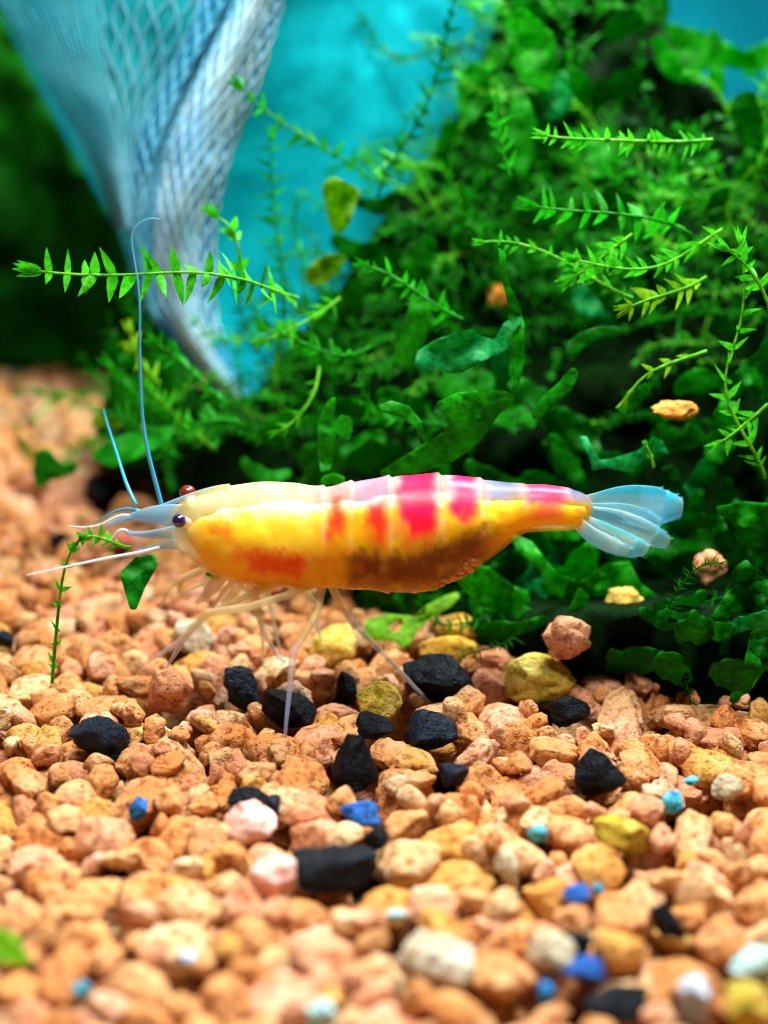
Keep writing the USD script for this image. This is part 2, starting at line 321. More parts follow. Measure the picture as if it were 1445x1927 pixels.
specials = [  # px, py, width, height, look, label
 (190,1385,112,86,'navy','blue-black angular stone lying in the gravel by itself, below the front of the shrimp'),
 (452,1294,72,86,'navy','faceted dark slate-coloured pebble touching a square black one, beside the long front leg'),
 (540,1333,104,82,'black','square black pebble directly behind the shrimp leg that turns blue'),
 (668,1442,84,118,'black','tall black pointed pebble standing upright in the gravel, pear-shaped'),
 (812,1374,98,98,'navy','dark blue-black peaked pebble at the foot of the rear leg'),
 (825,1280,128,92,'black','largest black rock wedged under the yellow ochre stone'),
 (1128,1462,90,96,'black','black peaked pebble alone in the gravel under the tail'),
 (628,1640,160,84,'black','long lumpy black stone, the biggest black one in the pale gravel'),
 (462,1502,84,32,'black','thin flat black sliver over a smooth pale round pebble'),
 (516,1520,30,48,'navy','small upright navy chip next to the flat black sliver'),
 (855,1457,56,42,'navy','small square navy pebble under the dark peaked one'),
 (1258,1740,58,74,'black','small knobbly black pebble low in the gravel, near pale stones'),
 (682,1535,78,44,'blue','royal blue wedge stone just below the tall black pebble'),
 (710,1580,54,48,'black','small black chip under the royal blue wedge stone'),
 (1068,1338,80,66,'black','rough dark pebble half buried at the edge of the shaded hollow'),
 (1163,1893,128,64,'black','broad smooth blue-black stone at the bottom edge of the picture'),
 (200,925,88,74,'black','blurred black pebble behind the antennae'),
 (1088,1776,58,52,'black','dark pebble tucked between pale stones above the oval blue one'),
 (650,1292,42,66,'black','narrow dark stone leaning under an orange-brown one beside the legs'),
 (704,1366,74,44,'black','flat dark stone beneath the mossy yellow round pebble'),
 (115,1012,44,28,'black','tiny blurred dark pebble beyond the antennules'),
 (8,1203,46,34,'navy','dark pebble cut by the picture edge level with the moss sprig'),
 (260,1522,36,48,'blue','small bright blue chip standing in the gravel'),
 (1012,1570,42,38,'turquoise','round turquoise bead-like pebble beside a reddish stone'),
 (1262,1512,46,42,'turquoise','rough turquoise crumb between two pale pebbles'),
 (1086,1688,54,36,'blue','deep blue pebble with a lighter fleck next to it'),
 (1126,1674,24,24,'turquoise','tiny light blue crumb touching the deep blue pebble'),
 (1098,1826,78,42,'blue','oval glossy blue stone near the bottom edge'),
 (1028,1868,34,44,'blue','small soft blue chip near the oval glossy blue stone'),
 (745,1722,36,24,'aqua','faint pale turquoise crumb amid orange gravel'),
 (350,1805,38,28,'greyblue','soft grey-blue dot of stone in the blurred front gravel'),
 (155,1862,38,32,'turquoise','dark teal crumb with a pale pebble next to it'),
 (605,1912,56,64,'aqua','pale aqua stone cut by the bottom edge'),
 (1305,1880,62,96,'greyblue','pale grey-blue upright slab of stone in the front corner'),
 (1420,1815,100,56,'aqua','pale bluish streaked stone at the picture edge'),
 (1300,1470,28,18,'turquoise','very small cyan crumb on the gravel under the hollow'),
 (955,1632,50,74,'white','whitish oblong pebble leaning in the orange gravel'),
 (1366,1482,66,52,'white','grey-white pebble with a dark underside near the picture edge'),
 (515,1650,92,84,'pinkwhite','pale pink block of stone beside the long lumpy black one'),
 (465,1548,104,78,'pinkwhite','smooth pale pink round pebble under the black sliver'),
 (1172,1572,104,84,'olive','olive stained stone with a mossy corner'),
 (1400,1893,96,92,'olive','blurred yellow-olive stone in the bottom corner'),
 (1010,1280,136,84,'mossy','yellow-green algae covered stone at the mouth of the hollow'),
 (626,1216,84,82,'mossy','pitted ochre round stone between the two long rear legs'),
 (712,1320,84,84,'mossy','mossy yellow round pebble beside the tall black pebble'),
 (838,1226,118,66,'yellow','yellow ochre flat-topped stone on the black rock'),
 (868,1186,112,56,'yellow','brownish ochre stone behind the yellow flat-topped one'),
 (820,1812,150,104,'white','large blurred cream stone in the front gravel'),
 (1035,1795,92,70,'white','white-topped stone split by a brown shadow line'),
 (228,1018,38,26,'red','small red-pink pebble under the antennules'),
 (316,1300,96,88,'rust','rounded rust-pink stone with a tiny white fleck on its side'),
 (362,1200,74,70,'white','grey-flecked stone under the second leg'),
 (770,1140,48,30,'pinkwhite','little bright stone just under the egg-filled belly'),
]
balls = []            # x, y, z, r, special index or -1
for k, (px, py, w, h, look, lab) in enumerate(specials):
    c = atz(px, py, .5); dep = (c - EYE) @ FWD
    rw, rh = w / 2 * dep / FPX, h / 2 * dep / FPX
    balls.append([*c, (rw + rh) / 2, k, rw, rh])
B = [np.array(b[:4]) for b in balls]
# settle ordinary stones ball by ball, each at the lowest of a few tries
cell = 3.2
grid = {}
def put(b):
    grid.setdefault((int(b[0] // cell), int(b[1] // cell)), []).append(b)
for b in B: put(b)
def near(x, y):
    i, j = int(x // cell), int(y // cell)
    return [b for di in (-1, 0, 1) for dj in (-1, 0, 1) for b in grid.get((i + di, j + dj), ())]
def in_bed(x, y):
    half = 4 + (y + 52) * .30
    if x > -4 and y > float(FOOT(min(722 + 45 * x, 1560))) + .6: return False
    return -23 < y < 57 and -half - 13 < x < half + 3 and (y < 22 or x < -6)
ordinary = []
def settle(n, ymin, ymax, rlo, rhi, zmax):
    for _ in range(n):
        best = None
        r = R.triangular(rlo, rhi, rlo * .6 + rhi * .4)
        for _ in range(7):
            y = R.uniform(ymin, ymax); half = 5 + (y + 52) * .31
            x = R.uniform(-half - 13, half + 3)
            if not in_bed(x, y): continue
            z = -3.4 + r * .8
            for b in near(x, y):
                d2 = (b[0] - x) ** 2 + (b[1] - y) ** 2; s = (b[3] + r) * .84
                if d2 < s * s: z = max(z, b[2] + .72 * math.sqrt(s * s - d2))
            if best is None or z < best[2]: best = (x, y, z, r)
        if best and best[2] + best[3] < zmax:
            b = np.array(best); put(b); ordinary.append(b)
settle(2900, -23, 24, .70, 1.38, .95)
settle(1500, 22, 57, .9, 1.7, 1.3)
settle(900, -23, 24, .35, .75, 1.0)
ordinary = np.array(ordinary)
# nothing may bury the stones the photograph singles out
spb = np.array(B); sp = project(spb[:, :3]); op = project(ordinary[:, :3])
keep = np.ones(len(ordinary), bool)
for k in range(len(spb)):
    rp = FPX * spb[k, 3] / sp[k, 2]; ro = FPX * ordinary[:, 3] / op[:, 2]
    d = np.hypot(op[:, 0] - sp[k, 0], op[:, 1] - sp[k, 1])
    keep &= ~((d < .62 * rp + .8 * ro) & (op[:, 2] < sp[k, 2]))
ordinary = ordinary[keep]; op = op[keep]
# those that show largest are things, the rest is gravel
ro = FPX * ordinary[:, 3] / op[:, 2]
inview = (op[:, 0] > -20) & (op[:, 0] < 1465) & (op[:, 1] > 650) & (op[:, 1] < 1945)
seen = np.zeros(len(ordinary)); SX, SY = 723 // 3, 964 // 3
zb = np.full((SY, SX), 1e9); idb = np.full((SY, SX), -1)
gx, gy = np.meshgrid((np.arange(SX) + .5) * 6, (np.arange(SY) + .5) * 6)
for i in np.nonzero(inview)[0]:
    x0, x1 = int(max(0, (op[i, 0] - ro[i]) // 6)), int(min(SX, (op[i, 0] + ro[i]) // 6 + 1))
    y0, y1 = int(max(0, (op[i, 1] - ro[i]) // 6)), int(min(SY, (op[i, 1] + ro[i]) // 6 + 1))
    if x0 >= x1 or y0 >= y1: continue
    s = (slice(y0, y1), slice(x0, x1)); d2 = ((gx[s] - op[i, 0]) ** 2 + (gy[s] - op[i, 1]) ** 2) / ro[i] ** 2
    z = op[i, 2] - ordinary[i, 3] * np.sqrt(np.clip(1 - d2, 0, 1)); m = (d2 < 1) & (z < zb[s])
    zb[s] = np.where(m, z, zb[s]); idb[s] = np.where(m, i, idb[s])
cnt = np.bincount(idb[idb >= 0].ravel(), minlength=len(ordinary))
score = cnt.astype(float)
# cells behind the shrimp or the moss do not count much
order = np.argsort(-score); single = [i for i in order[:250] if score[i] > 0]; single_set = set(single)
def bearing(dx, dy):
    a = math.degrees(math.atan2(-dy, dx)) % 360
    return ['on the tail side of', 'above and tailward of', 'directly above', 'above and headward of', 'on the head side of', 'below and headward of', 'directly below', 'below and tailward of'][int((a + 22.5) // 45) % 8]
taken = set()
def by_landmark(px, py, marks, what, reach):
    """a label that says where a look-alike lies by the nearest thing one can find; None when no free one is near"""
    for mx, my, nm in sorted(marks, key=lambda m: math.hypot(m[0] - px, m[1] - py))[:3]:
        if math.hypot(mx - px, my - py) > reach: break
        lab = f'{what} {bearing(px - mx, py - my)} the {nm}'
        if lab not in taken: taken.add(lab); return lab
SHORT = ['blue-black angular stone', 'faceted slate pebble', 'square black pebble', 'tall black pebble', 'dark peaked pebble', 'largest black rock', 'lone black peaked pebble', 'long lumpy black stone',
 'flat black sliver', 'upright navy chip', 'square navy pebble', 'knobbly black pebble', 'royal blue wedge', 'black chip under the blue wedge', 'rough half-buried pebble', 'smooth blue-black stone', 'blurred black pebble',
 'dark pebble between pale stones', 'narrow leaning dark stone', 'flat dark stone', 'tiny blurred dark pebble', 'dark edge pebble', 'bright blue chip', 'round turquoise pebble', 'turquoise crumb', 'deep blue pebble',
 'tiny light blue crumb', 'oval blue stone', 'soft blue chip', 'faint turquoise crumb', 'grey-blue dot', 'dark teal crumb', 'pale aqua stone', 'grey-blue slab', 'bluish streaked stone', 'small cyan crumb',
 'whitish oblong pebble', 'grey-white pebble', 'pale pink block', 'smooth pink round pebble', 'olive stained stone', 'yellow-olive stone', 'algae covered stone', 'pitted ochre stone', 'mossy yellow pebble',
 'yellow flat-topped stone', 'brownish ochre stone', 'big cream stone', 'white-topped stone', 'small red-pink pebble', 'rust-pink stone', 'grey-flecked stone', 'little bright stone']
MARKS = [(q[0], q[1], n) for q, n in zip(specials, SHORT)] + [(400, 1085, 'mouthparts of the shrimp'), (534, 1412, 'tip of the longest leg'), (812, 1326, 'tip of the rear leg'), (98, 1285, 'foot of the upright moss stem'),
 (30, 1790, 'green corner leaf'), (740, 1190, 'leaf with the round hole'), (110, 880, 'clover-like blurred leaf'), (1400, 1300, 'hanging leaf tip'), (50, 1082, 'tip of the lower feeler')]
srng = np.random.default_rng(21)
tone_pick = lambda rng: int(rng.choice(5, p=[.30, .24, .26, .07, .13]))
TONE_LABEL = ['rough orange-tan pebble lying in the gravel bed', 'rough sandy tan pebble lying in the gravel bed', 'rough pinkish pebble lying in the gravel bed',
              'rough yellowish ochre pebble lying in the gravel bed', 'rough pale cream pebble lying in the gravel bed']
TONE_GROUP = ['orange-tan pebbles of the gravel bed', 'sandy tan pebbles of the gravel bed', 'pinkish pebbles of the gravel bed', 'ochre pebbles of the gravel bed', 'cream pebbles of the gravel bed']
for i in single:
    x, y, z, r = ordinary[i]; t = tone_pick(srng)
    v, f = stone(srng, r * 1.12, cuts=int(srng.choice([3, 5, 9, 12]))); v = v * [1.06, 1.0, .80]
    size = 'small ' if ro[i] < 26 else 'large ' if ro[i] > 46 else ''
    lab = by_landmark(op[i, 0], op[i, 1], MARKS, size + TONES[t][0] + ' pebble', 150)
    tag(obj('pebble', (v + [x, y, z], f), TONES[t][1], origin=(x, y, z - r)), lab or TONE_LABEL[t], 'pebble', TONE_GROUP[t])
for (x, y, z, r, k, rw, rh) in balls:
    px, py, w, h, look, lab = specials[k]
    v, f = stone(srng, 1.0, flat=(1.0, .95, 1.0), **(dict(cuts=15, deep=(.38, .72), rough=.16) if look in ('black', 'navy', 'blue') else {}))
    v = v / np.abs(v).max(0) * np.array([rw, (rw + rh) / 2 * .9, rh]) * 1.08
    tag(obj('pebble', (v + [x, y, z], f), SPEC[look], origin=(x, y, z - rh)), lab, 'pebble')
# the rest of the bed
pi = UsdGeom.PointInstancer.Define(stage, '/World/gravel')
tag(pi, 'tan and orange gravel filling the bed between the larger pebbles', 'gravel', kind='stuff')
protos = []
for t in range(5):
    for k in range(4):
        v, f = stone(srng, 1.0, ICO2 if k else ICO)
        path = f'/World/gravel/grain_{t * 4 + k + 1:03d}'
        usdkit.mesh(stage, path, (v * U, f), TONES[t][1], smooth=True); protos.append(Sdf.Path(path))
pi.CreatePrototypesRel().SetTargets(protos)
rest = [i for i in range(len(ordinary)) if i not in single_set]
pi.CreateProtoIndicesAttr(Vt.IntArray([tone_pick(srng) * 4 + int(srng.integers(4)) for _ in rest]))
pi.CreatePositionsAttr(Vt.Vec3fArray.FromNumpy((ordinary[rest, :3] * U).astype(np.float32)))
pi.CreateScalesAttr(Vt.Vec3fArray.FromNumpy((np.repeat(ordinary[rest, 3:] * 1.09, 3, 1) * [1, 1, .9]).astype(np.float32)))
qs = srng.normal(size=(len(rest), 4)); qs /= np.linalg.norm(qs, axis=1, keepdims=True)
pi.CreateOrientationsAttr(Vt.QuathArray([Gf.Quath(*map(float, q)) for q in qs]))

# ------------------------------------------------------------------ the moss mound: core painted near-black for the shade within
def sheet(poly, depth, step, thick, holes=(), smooth_px=0, seed=0, amp=0., freq=.02, tilt=None):
    """An outline of the photograph as a leaf or mound with its own relief and thickness; depth(px, py) in mm."""
    P = Polygon(poly).buffer(0)
    if P.geom_type != 'Polygon': P = max(P.geoms, key=lambda g: g.area)
    if smooth_px: P = P.buffer(-smooth_px * .5, 8).buffer(smooth_px, 8).buffer(-smooth_px * .5, 8)
    if P.geom_type != 'Polygon': P = max(P.geoms, key=lambda g: g.area)
    for hx, hy, hr in holes:
        a = np.linspace(0, 2 * np.pi, 12, endpoint=False); rr = hr * (1 + .35 * np.sin(a * 2 + hx) + .2 * np.cos(3 * a + hy))
        P = P.difference(Polygon(np.stack([hx + rr * np.cos(a), hy + rr * .8 * np.sin(a)], 1)))
    if P.geom_type != 'Polygon': P = max(P.geoms, key=lambda g: g.area)
    P = P.segmentize(step).simplify(step * .15)
    P = P.segmentize(step)
    rings = [np.array(P.exterior.coords)[:-1]] + [np.array(r.coords)[:-1] for r in P.interiors]
    x0, y0, x1, y1 = P.bounds
    g = np.stack(np.meshgrid(np.arange(x0, x1, step), np.arange(y0, y1, step)), -1).reshape(-1, 2)
    g = g + np.random.default_rng(seed).uniform(-.25, .25, g.shape) * step
    ins = shapely.contains_xy(P.buffer(-step * .45), g[:, 0], g[:, 1])
    pts = np.vstack(rings + [g[ins]])
    tri = Delaunay(pts).simplices
    cen = pts[tri].mean(1)
    tri = tri[shapely.contains_xy(P, cen[:, 0], cen[:, 1])]
    a, b, c = (pts[tri[:, k]] for k in range(3))
    ar = (b[:, 0] - a[:, 0]) * (c[:, 1] - a[:, 1]) - (b[:, 1] - a[:, 1]) * (c[:, 0] - a[:, 0])
    tri = tri[np.abs(ar) > 1e-6]; ar = ar[np.abs(ar) > 1e-6]
    tri[ar < 0] = tri[ar < 0][:, ::-1]
    D = np.array([depth(x, y) for x, y in pts]) if callable(depth) else np.full(len(pts), float(depth))
    if amp:
        D = D + amp * 2 * (fbm(np.stack([pts[:, 0] * freq, pts[:, 1] * freq, np.full(len(pts), seed * 3.7)], 1), 3, seed) - .5)
    if tilt: D = D + tilt[0] * (pts[:, 0] - pts[:, 0].mean()) / 46 + tilt[1] * (pts[:, 1] - pts[:, 1].mean()) / 46
    F = at_many(pts, D); N = at_many(pts, D + thick); n = len(pts)
    used_e = {}
    for t in tri:
        for k in range(3):
            e = (t[k], t[(k + 1) % 3]); used_e[e] = 1
    rim = [e for e in used_e if (e[1], e[0]) not in used_e]
    rf = [t for i, j in rim for t in ((j, i, i + n), (j, i + n, j + n))]
    return np.vstack([F, N]), np.vstack([tri, tri[:, ::-1] + n, np.array(rf).reshape(-1, 3)])
DEPTH_PY = PchipInterpolator([-150, 0, 300, 600, 800, 950, 1060], [31, 29, 25, 20, 16, 13.5, 13])
def core_depth(x, y):
    right = np.clip((x - 900) / 500, 0, 1)
    d = float(DEPTH_PY(min(y, 1060))) - 3.0 * right * np.clip((1000 - y) / 300, 0, 1) + 10 * np.clip((700 - x) / 400, 0, 1) ** 2
    t = np.clip((y - 1010) / 140, 0, 1)
    return d * (1 - t * t) + float(FOOT(x)) * t * t  # low down the dark core runs forward, standing in for the hollow's shade
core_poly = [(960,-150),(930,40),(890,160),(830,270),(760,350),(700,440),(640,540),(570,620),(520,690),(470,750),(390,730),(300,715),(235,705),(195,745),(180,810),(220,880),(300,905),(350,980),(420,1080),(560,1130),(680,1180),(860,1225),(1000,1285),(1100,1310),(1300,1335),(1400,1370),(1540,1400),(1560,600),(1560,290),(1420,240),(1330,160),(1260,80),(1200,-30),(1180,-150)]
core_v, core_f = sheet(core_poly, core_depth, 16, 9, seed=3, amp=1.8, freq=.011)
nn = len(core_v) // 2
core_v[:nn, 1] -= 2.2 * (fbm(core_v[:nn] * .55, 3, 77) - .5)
tag(obj('moss', (core_v, core_f), GREEN['deep']), 'near-black moss mass inside the mound behind the shrimp, shade painted into its colour', 'moss', kind='stuff')
# stones caught in the plants, off the bed
for px, py, Y, w, h, look, lab in [
    (1066,1200,1.4,92,86,'rust','pink-brown pebble held up by the plant above the dark hollow'),
    (1174,1130,4.4,84,52,'mossy','yellowish pebble caught in the dark leaves above the pink-brown one'),
    (1337,1068,4.6,64,72,'rust','brown pebble caught in the leaves under the tail fan'),
    (1272,773,6.4,94,42,'orange','flat orange pebble lying on the moss high above the tail'),
    (938,556,None,46,56,'orange','blurred orange pebble deep in the moss beside the narrow ribbon leaf'),
    (690,1545+9999,0,1,1,'rust','')]:
    if py > 9000: continue
    if Y is None: Y = core_depth(px, py) - 2.0
    c = at(px, py, Y); dep = (c - EYE) @ FWD; rw, rh = w / 2 * dep / FPX, h / 2 * dep / FPX
    v, f = stone(srng, 1.0, flat=(1.0, .9, 1.0), cuts=3, rough=.24); v = v / np.abs(v).max(0) * np.array([rw, (rw + rh) / 2 * .9, rh])
    tag(obj('pebble', (v + c, f), SPEC[look], origin=c - [0, 0, rh]), lab, 'pebble')

fm_v, fm_f = sheet([(-1100,-250),(-20,-200),(-5,0),(90,190),(200,380),(300,560),(380,700),(320,790),(150,705),(-40,700),(-200,690),(-1100,700)], lambda x, y: 58 - 10 * np.clip((x - 100) / 200, 0, 1), 22, 10, seed=5, amp=5, freq=.01)
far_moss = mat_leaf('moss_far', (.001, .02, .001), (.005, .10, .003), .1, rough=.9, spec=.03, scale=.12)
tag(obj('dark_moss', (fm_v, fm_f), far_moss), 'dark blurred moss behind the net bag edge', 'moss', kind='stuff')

# ------------------------------------------------------------------ moss strands
def leaf(base, d, up, L, W, curl=.25):
    """one pointed moss leaf, folded along its midrib"""
    d = d / np.linalg.norm(d); s = np.cross(d, up); s /= np.linalg.norm(s) + 1e-9; n = np.cross(s, d)
    t = np.array([0, .22, .5, .78, 1.0]); w = np.array([.72, 1.0, .78, .40, 0.02]) * W / 2
    mid = base + np.outer(t * L, d) + np.outer(curl * L * t ** 2, n)
    v = np.vstack([mid + np.outer(w, s) + np.outer(w * .35, n), mid, mid - np.outer(w, s) + np.outer(w * .35, n)])
    f = []
    for i in range(4):
        for o in (0, 5):
            f += [(o + i, o + i + 1, o + i + 6), (o + i, o + i + 6, o + i + 5)]
    return v, np.array(f)
def strand_geo(path, rng, spacing, L, W, ang=60, planar=None, tip=3, spin=0., taper=.35, jit=.5):
    """leaves in two ranks along a path; returns stem and leaves"""
    n = max(8, int(np.linalg.norm(np.diff(path, axis=0), axis=1).sum() / .35))
    p = spline(path, n); t, a, b = frames(p)
    if planar is not None:
        a = np.tile(np.array(planar, float), (n, 1)); a -= t * (a * t).sum(1)[:, None]; a /= np.linalg.norm(a, axis=1)[:, None]; b = np.cross(t, a)
    s = np.r_[0, np.cumsum(np.linalg.norm(np.diff(p, axis=0), axis=1))]
    out = []; q = spacing * .5
    while q < s[-1] - .1:
        i = min(int(np.searchsorted(s, q)), n - 1)
        k = np.interp(q / s[-1], [0, .12, .75, 1], [.6, 1, 1, 1 - taper])
        for side in (-1, 1):
            if rng.random() < .06: continue
            th = math.radians(ang + rng.normal(0, 13)); ph = rng.normal(0, jit) + spin
            side_d = side * (a[i] * math.cos(ph) + b[i] * math.sin(ph))
            d = t[i] * math.cos(th) + side_d * math.sin(th)
            out.append(leaf(p[i] + side_d * .02, d, b[i] if abs(d @ b[i]) < .9 else a[i], L * k * rng.uniform(.6, 1.22), W * k * rng.uniform(.75, 1.2), rng.uniform(-.3, .5)))
        q += spacing * rng.uniform(.7, 1.3)
    for k in range(tip):
        phi = k / max(tip, 1) * 2 * math.pi + rng.uniform(0, 1); d = t[-1] + .38 * (a[-1] * math.cos(phi) + b[-1] * math.sin(phi) * .6)
        out.append(leaf(p[-1], d, b[-1], L * .95, W * .8, .1))
    stem = tube(p, np.linspace(.085, .05, n), 6)
    return stem, out
hrng = np.random.default_rng(31)
def hero(pts, spacing, L, W, mat, stemmat, label, ang=60, tip=3, spin=0.2, planar=(0, 0, 1.0), group=None, stem_scale=1.0):
    if mat in ('mid', 'dark'): stemmat = mat
    P = np.array([at(x, y, Y) for x, y, Y in pts])
    stem, lv = strand_geo(P, hrng, spacing, L, W, ang, planar, tip, spin)
    th = thing('moss_strand', label, 'moss strand', P[0], group)
    obj('stem', stem, GREEN[stemmat], th)
    for l in lv: obj('leaf', l, GREEN[mat], th)
hero([(560,560,9.5),(500,540,7),(430,520,4.5),(350,512,3.2),(250,516,2.5),(150,516,2.2),(75,510,2.2)], .66, 1.15, .42, 'bright', 'stem', 'single bright moss strand stretched level across the net bag, leaves spread like a feather', ang=78, tip=5)
hero([(700,345,19),(640,295,18),(570,255,17),(510,215,16.5),(455,165,16)], .9, .95, .32, 'mid', 'stem', 'moss strand slanting up towards the pale fold over the cyan cloth', ang=55)
hero([(535,560,18),(525,470,18),(514,380,18),(512,265,18)], .55, 1.0, .22, 'mid', 'dark', 'soft upright moss strand before the cyan cloth, fine needle leaves', ang=70)
hero([(455,520,11),(448,470,11),(440,440,11),(410,408,11)], .8, 1.0, .38, 'bright', 'stem', 'short upright moss tip with few leaves above the level strand', ang=55)
hero([(710,370,17),(760,270,17.5),(800,200,18),(830,110,18.5),(862,-30,19)], .75, .95, .26, 'dark', 'dark', 'long dark moss strand climbing to the top edge between cloth and mound', ang=70)
hero([(1340,262,10),(1260,266,9.5),(1160,263,9),(1080,260,9),(1030,255,9)], .42, .8, .24, 'bright', 'stem', 'bright level moss strand high on the mound beside dark gaps', ang=65)
hero([(1300,440,9.5),(1220,410,9),(1110,398,8.6),(1010,388,8.6)], .62, 1.1, .34, 'mid', 'stem', 'moss strand with tall upright leaves, pale jointed stem, under the bright level one', ang=75)
hero([(1190,560,8),(1110,520,8),(1040,480,8),(985,460,8),(910,455,8)], .6, .6, .2, 'bright', 'stem', 'thin arching moss strand ending over the narrow ribbon leaf', ang=55)
hero([(1190,440,7.5),(1150,470,7.5),(1110,500,7.5),(1080,520,7.5)], .45, .95, .3, 'bright', 'stem', 'tufted moss branch below the strand with tall leaves', ang=50, tip=5)
hero([(1360,430,7),(1300,470,7),(1240,500,6.8),(1170,505,6.6),(1090,490,6.6)], .5, .95, .28, 'bright', 'stem', 'bushy bright moss strand reaching out of the mound top', ang=52, tip=5)
hero([(1330,520,6.5),(1280,545,6.5),(1230,560,6.2),(1190,575,6)], .45, .9, .28, 'lime', 'stem', 'pale-tipped moss tuft with starry leaves near the dark gap', ang=55, tip=6)
hero([(1440,900,4),(1390,800,4.2),(1365,720,4.5),(1390,620,4.8),(1400,540,5),(1395,460,5.2)], .65, .9, .27, 'bright', 'stem', 'long upright moss strand winding up beside the picture edge', ang=62)
hero([(1330,660,5.5),(1270,680,5.4),(1225,700,5.2),(1180,750,5)], .9, .7, .22, 'lime', 'stem', 'curved bare moss strand over the folded leaf, yellow-green stem', ang=35, tip=2)
hero([(1445,760,3.6),(1400,800,3.6),(1360,830,3.6)], .7, .9, .26, 'bright', 'stem', 'short moss branch crossing the long upright strand', ang=60)
hero([(1450,590,4.5),(1420,520,4.6),(1370,470,4.6)], .6, 1.0, .3, 'bright', 'stem', 'leaning moss shoot at the picture edge above the long upright strand', ang=58, tip=4)
hero([(600,690,10),(590,740,9),(565,780,8.4),(527,810,8)], .5, .7, .2, 'bright', 'stem', 'drooping moss tip curving down over the dark hollow beside the bag', ang=40, tip=3)
hero([(700,650,11),(640,668,10.5),(560,640,10),(500,620,10)], .5, .8, .24, 'mid', 'stem', 'moss strand lying along the lower moss slope under the cyan cloth', ang=58, tip=3)
hero([(640,560,12),(600,590,11.5),(560,612,11),(500,640,10.6)], .5, .85, .26, 'bright', 'stem', 'bright low moss strand where the cloth meets the mound', ang=60, tip=4)
hero([(245,1030,-1),(190,1012,-1.6),(160,1010,-1.8),(145,1022,-1.8)], .5, .5, .22, 'bright', 'stem', 'small moss sprig under the antennules, lying on the stones', ang=55, tip=3, group=None)
hero([(98,1285,-1),(105,1200,-1.2),(112,1130,-1.4),(125,1060,-1.6),(152,1012,-1.8)], .8, .42, .2, 'bright', 'stem', 'thin upright moss stem standing on the gravel ahead of the shrimp', ang=60, tip=2)
hero([(430,760,13),(380,720,12),(350,690,11.5),(300,650,11)], .6, .95, .34, 'mid', 'stem', 'moss shoot at the foot of the net bag', ang=58, tip=4)
hero([(300,720,14),(270,690,13.5),(255,660,13),(245,630,13)], .55, .9, .36, 'lime', 'stem', 'pale moss shoot beside the lower end of the net bag', ang=55, tip=4)
hero([(870,600,9.5),(800,560,9.5),(740,520,10),(690,500,10.5)], .5, .85, .26, 'mid', 'stem', 'mid-slope moss strand pointing towards the yellow-green leaves', ang=60, tip=3)
hero([(960,330,13),(940,260,13.5),(930,200,14)], .5, 1.0, .3, 'mid', 'dark', 'upright moss shoot in the soft upper mound', ang=60)
hero([(1230,880,4),(1225,860,4),(1216,838,4)], .9, .3, .2, 'bright', 'stem', 'tiny bud of moss poking up over the tail fan', ang=20, tip=3)

for pts, mk, lab in [
    ([(330,800,18),(280,760,17),(230,720,16.5),(205,690,16)], 'mid', 'moss strand leaning out beyond the long antenna, below the bag'),
    ([(340,860,16),(290,830,15.5),(240,790,15),(200,780,15)], 'mid', 'low moss strand behind the antennae near the blurred leaf'),
    ([(400,840,14),(350,800,13.5),(310,760,13),(285,735,13)], 'bright', 'fresh moss strand rising between antenna and dark hollow'),
    ([(300,760,20),(250,700,19.5),(215,650,19),(205,610,19)], 'dark', 'dark moss strand climbing beside the lower edge of the net bag'),
    ([(460,800,12),(420,790,11.5),(370,800,11),(330,830,11)], 'mid', 'moss strand bent down over the dark hollow above the head')]:
    hero(pts, .42, .95, .26, mk, 'stem', lab, ang=58, tip=4)
# filler strands: prototypes, then copies on the mound
protos_m = []
UsdGeom.Scope.Define(stage, '/World/Looks')
frng = np.random.default_rng(41)
for k in range(9):
    Lt = frng.uniform(4.5, 8.5)
    pts = np.array([[0, 0, 0], [.3 * Lt, frng.normal(0, .4), .1 * Lt], [.65 * Lt, frng.normal(0, .7), frng.normal(0, .6)], [Lt, frng.normal(0, 1.1), frng.normal(-.6, .9)]])
    stem, lv = strand_geo(pts, frng, frng.uniform(.36, .6), frng.uniform(.7, 1.05), frng.uniform(.14, .22), frng.uniform(48, 72), None, 4, frng.uniform(-.4, .4), jit=.8)
    protos_m.append((stem, joined(lv)))
cls_paths = {}
for mk in ('bright', 'mid', 'dark'):
    for k, (stem, fol) in enumerate(protos_m):
        c = f'/World/strand_kind_{mk}_{k:03d}'
        stage.CreateClassPrim(c)
        usdkit.mesh(stage, c + '/stem', (stem[0] * U, stem[1]), GREEN['stem' if mk == 'bright' else mk], smooth=True)
        usdkit.mesh(stage, c + '/foliage', (fol[0] * U, fol[1]), GREEN[mk], smooth=True)
        cls_paths[mk, k] = c
def basis(x, z):
    x = x / np.linalg.norm(x); z = z - x * (x @ z); z /= np.linalg.norm(z); y = np.cross(z, x); return x, y, z
FILL_LABEL = {'bright': 'fresh green feathery strand in the moss mound', 'mid': 'green feathery strand tangled in the moss mound', 'dark': 'dark green feathery strand deep in the moss mound'}
def place_strand(mk, k, pos, d, s, group=None, label=None):
    x = UsdGeom.Xform.Define(stage, numbered('/World', 'moss_strand'))
    a, b, c = basis(d, np.array([0, -1.0, .6]) + frng.normal(0, .25, 3))
    x.AddTransformOp().Set(Gf.Matrix4d(*(a * s), 0, *(b * s), 0, *(c * s), 0, *(pos * U), 1))
    x.GetPrim().GetReferences().AddInternalReference(cls_paths[mk, k]); x.GetPrim().SetInstanceable(True)
    tag(x, label or FILL_LABEL[mk], 'moss strand', group or {'bright': 'fresh green', 'mid': 'green', 'dark': 'dark green'}[mk] + ' moss strands of the mound')
fronts = core_v[:nn]; fp = project(fronts)
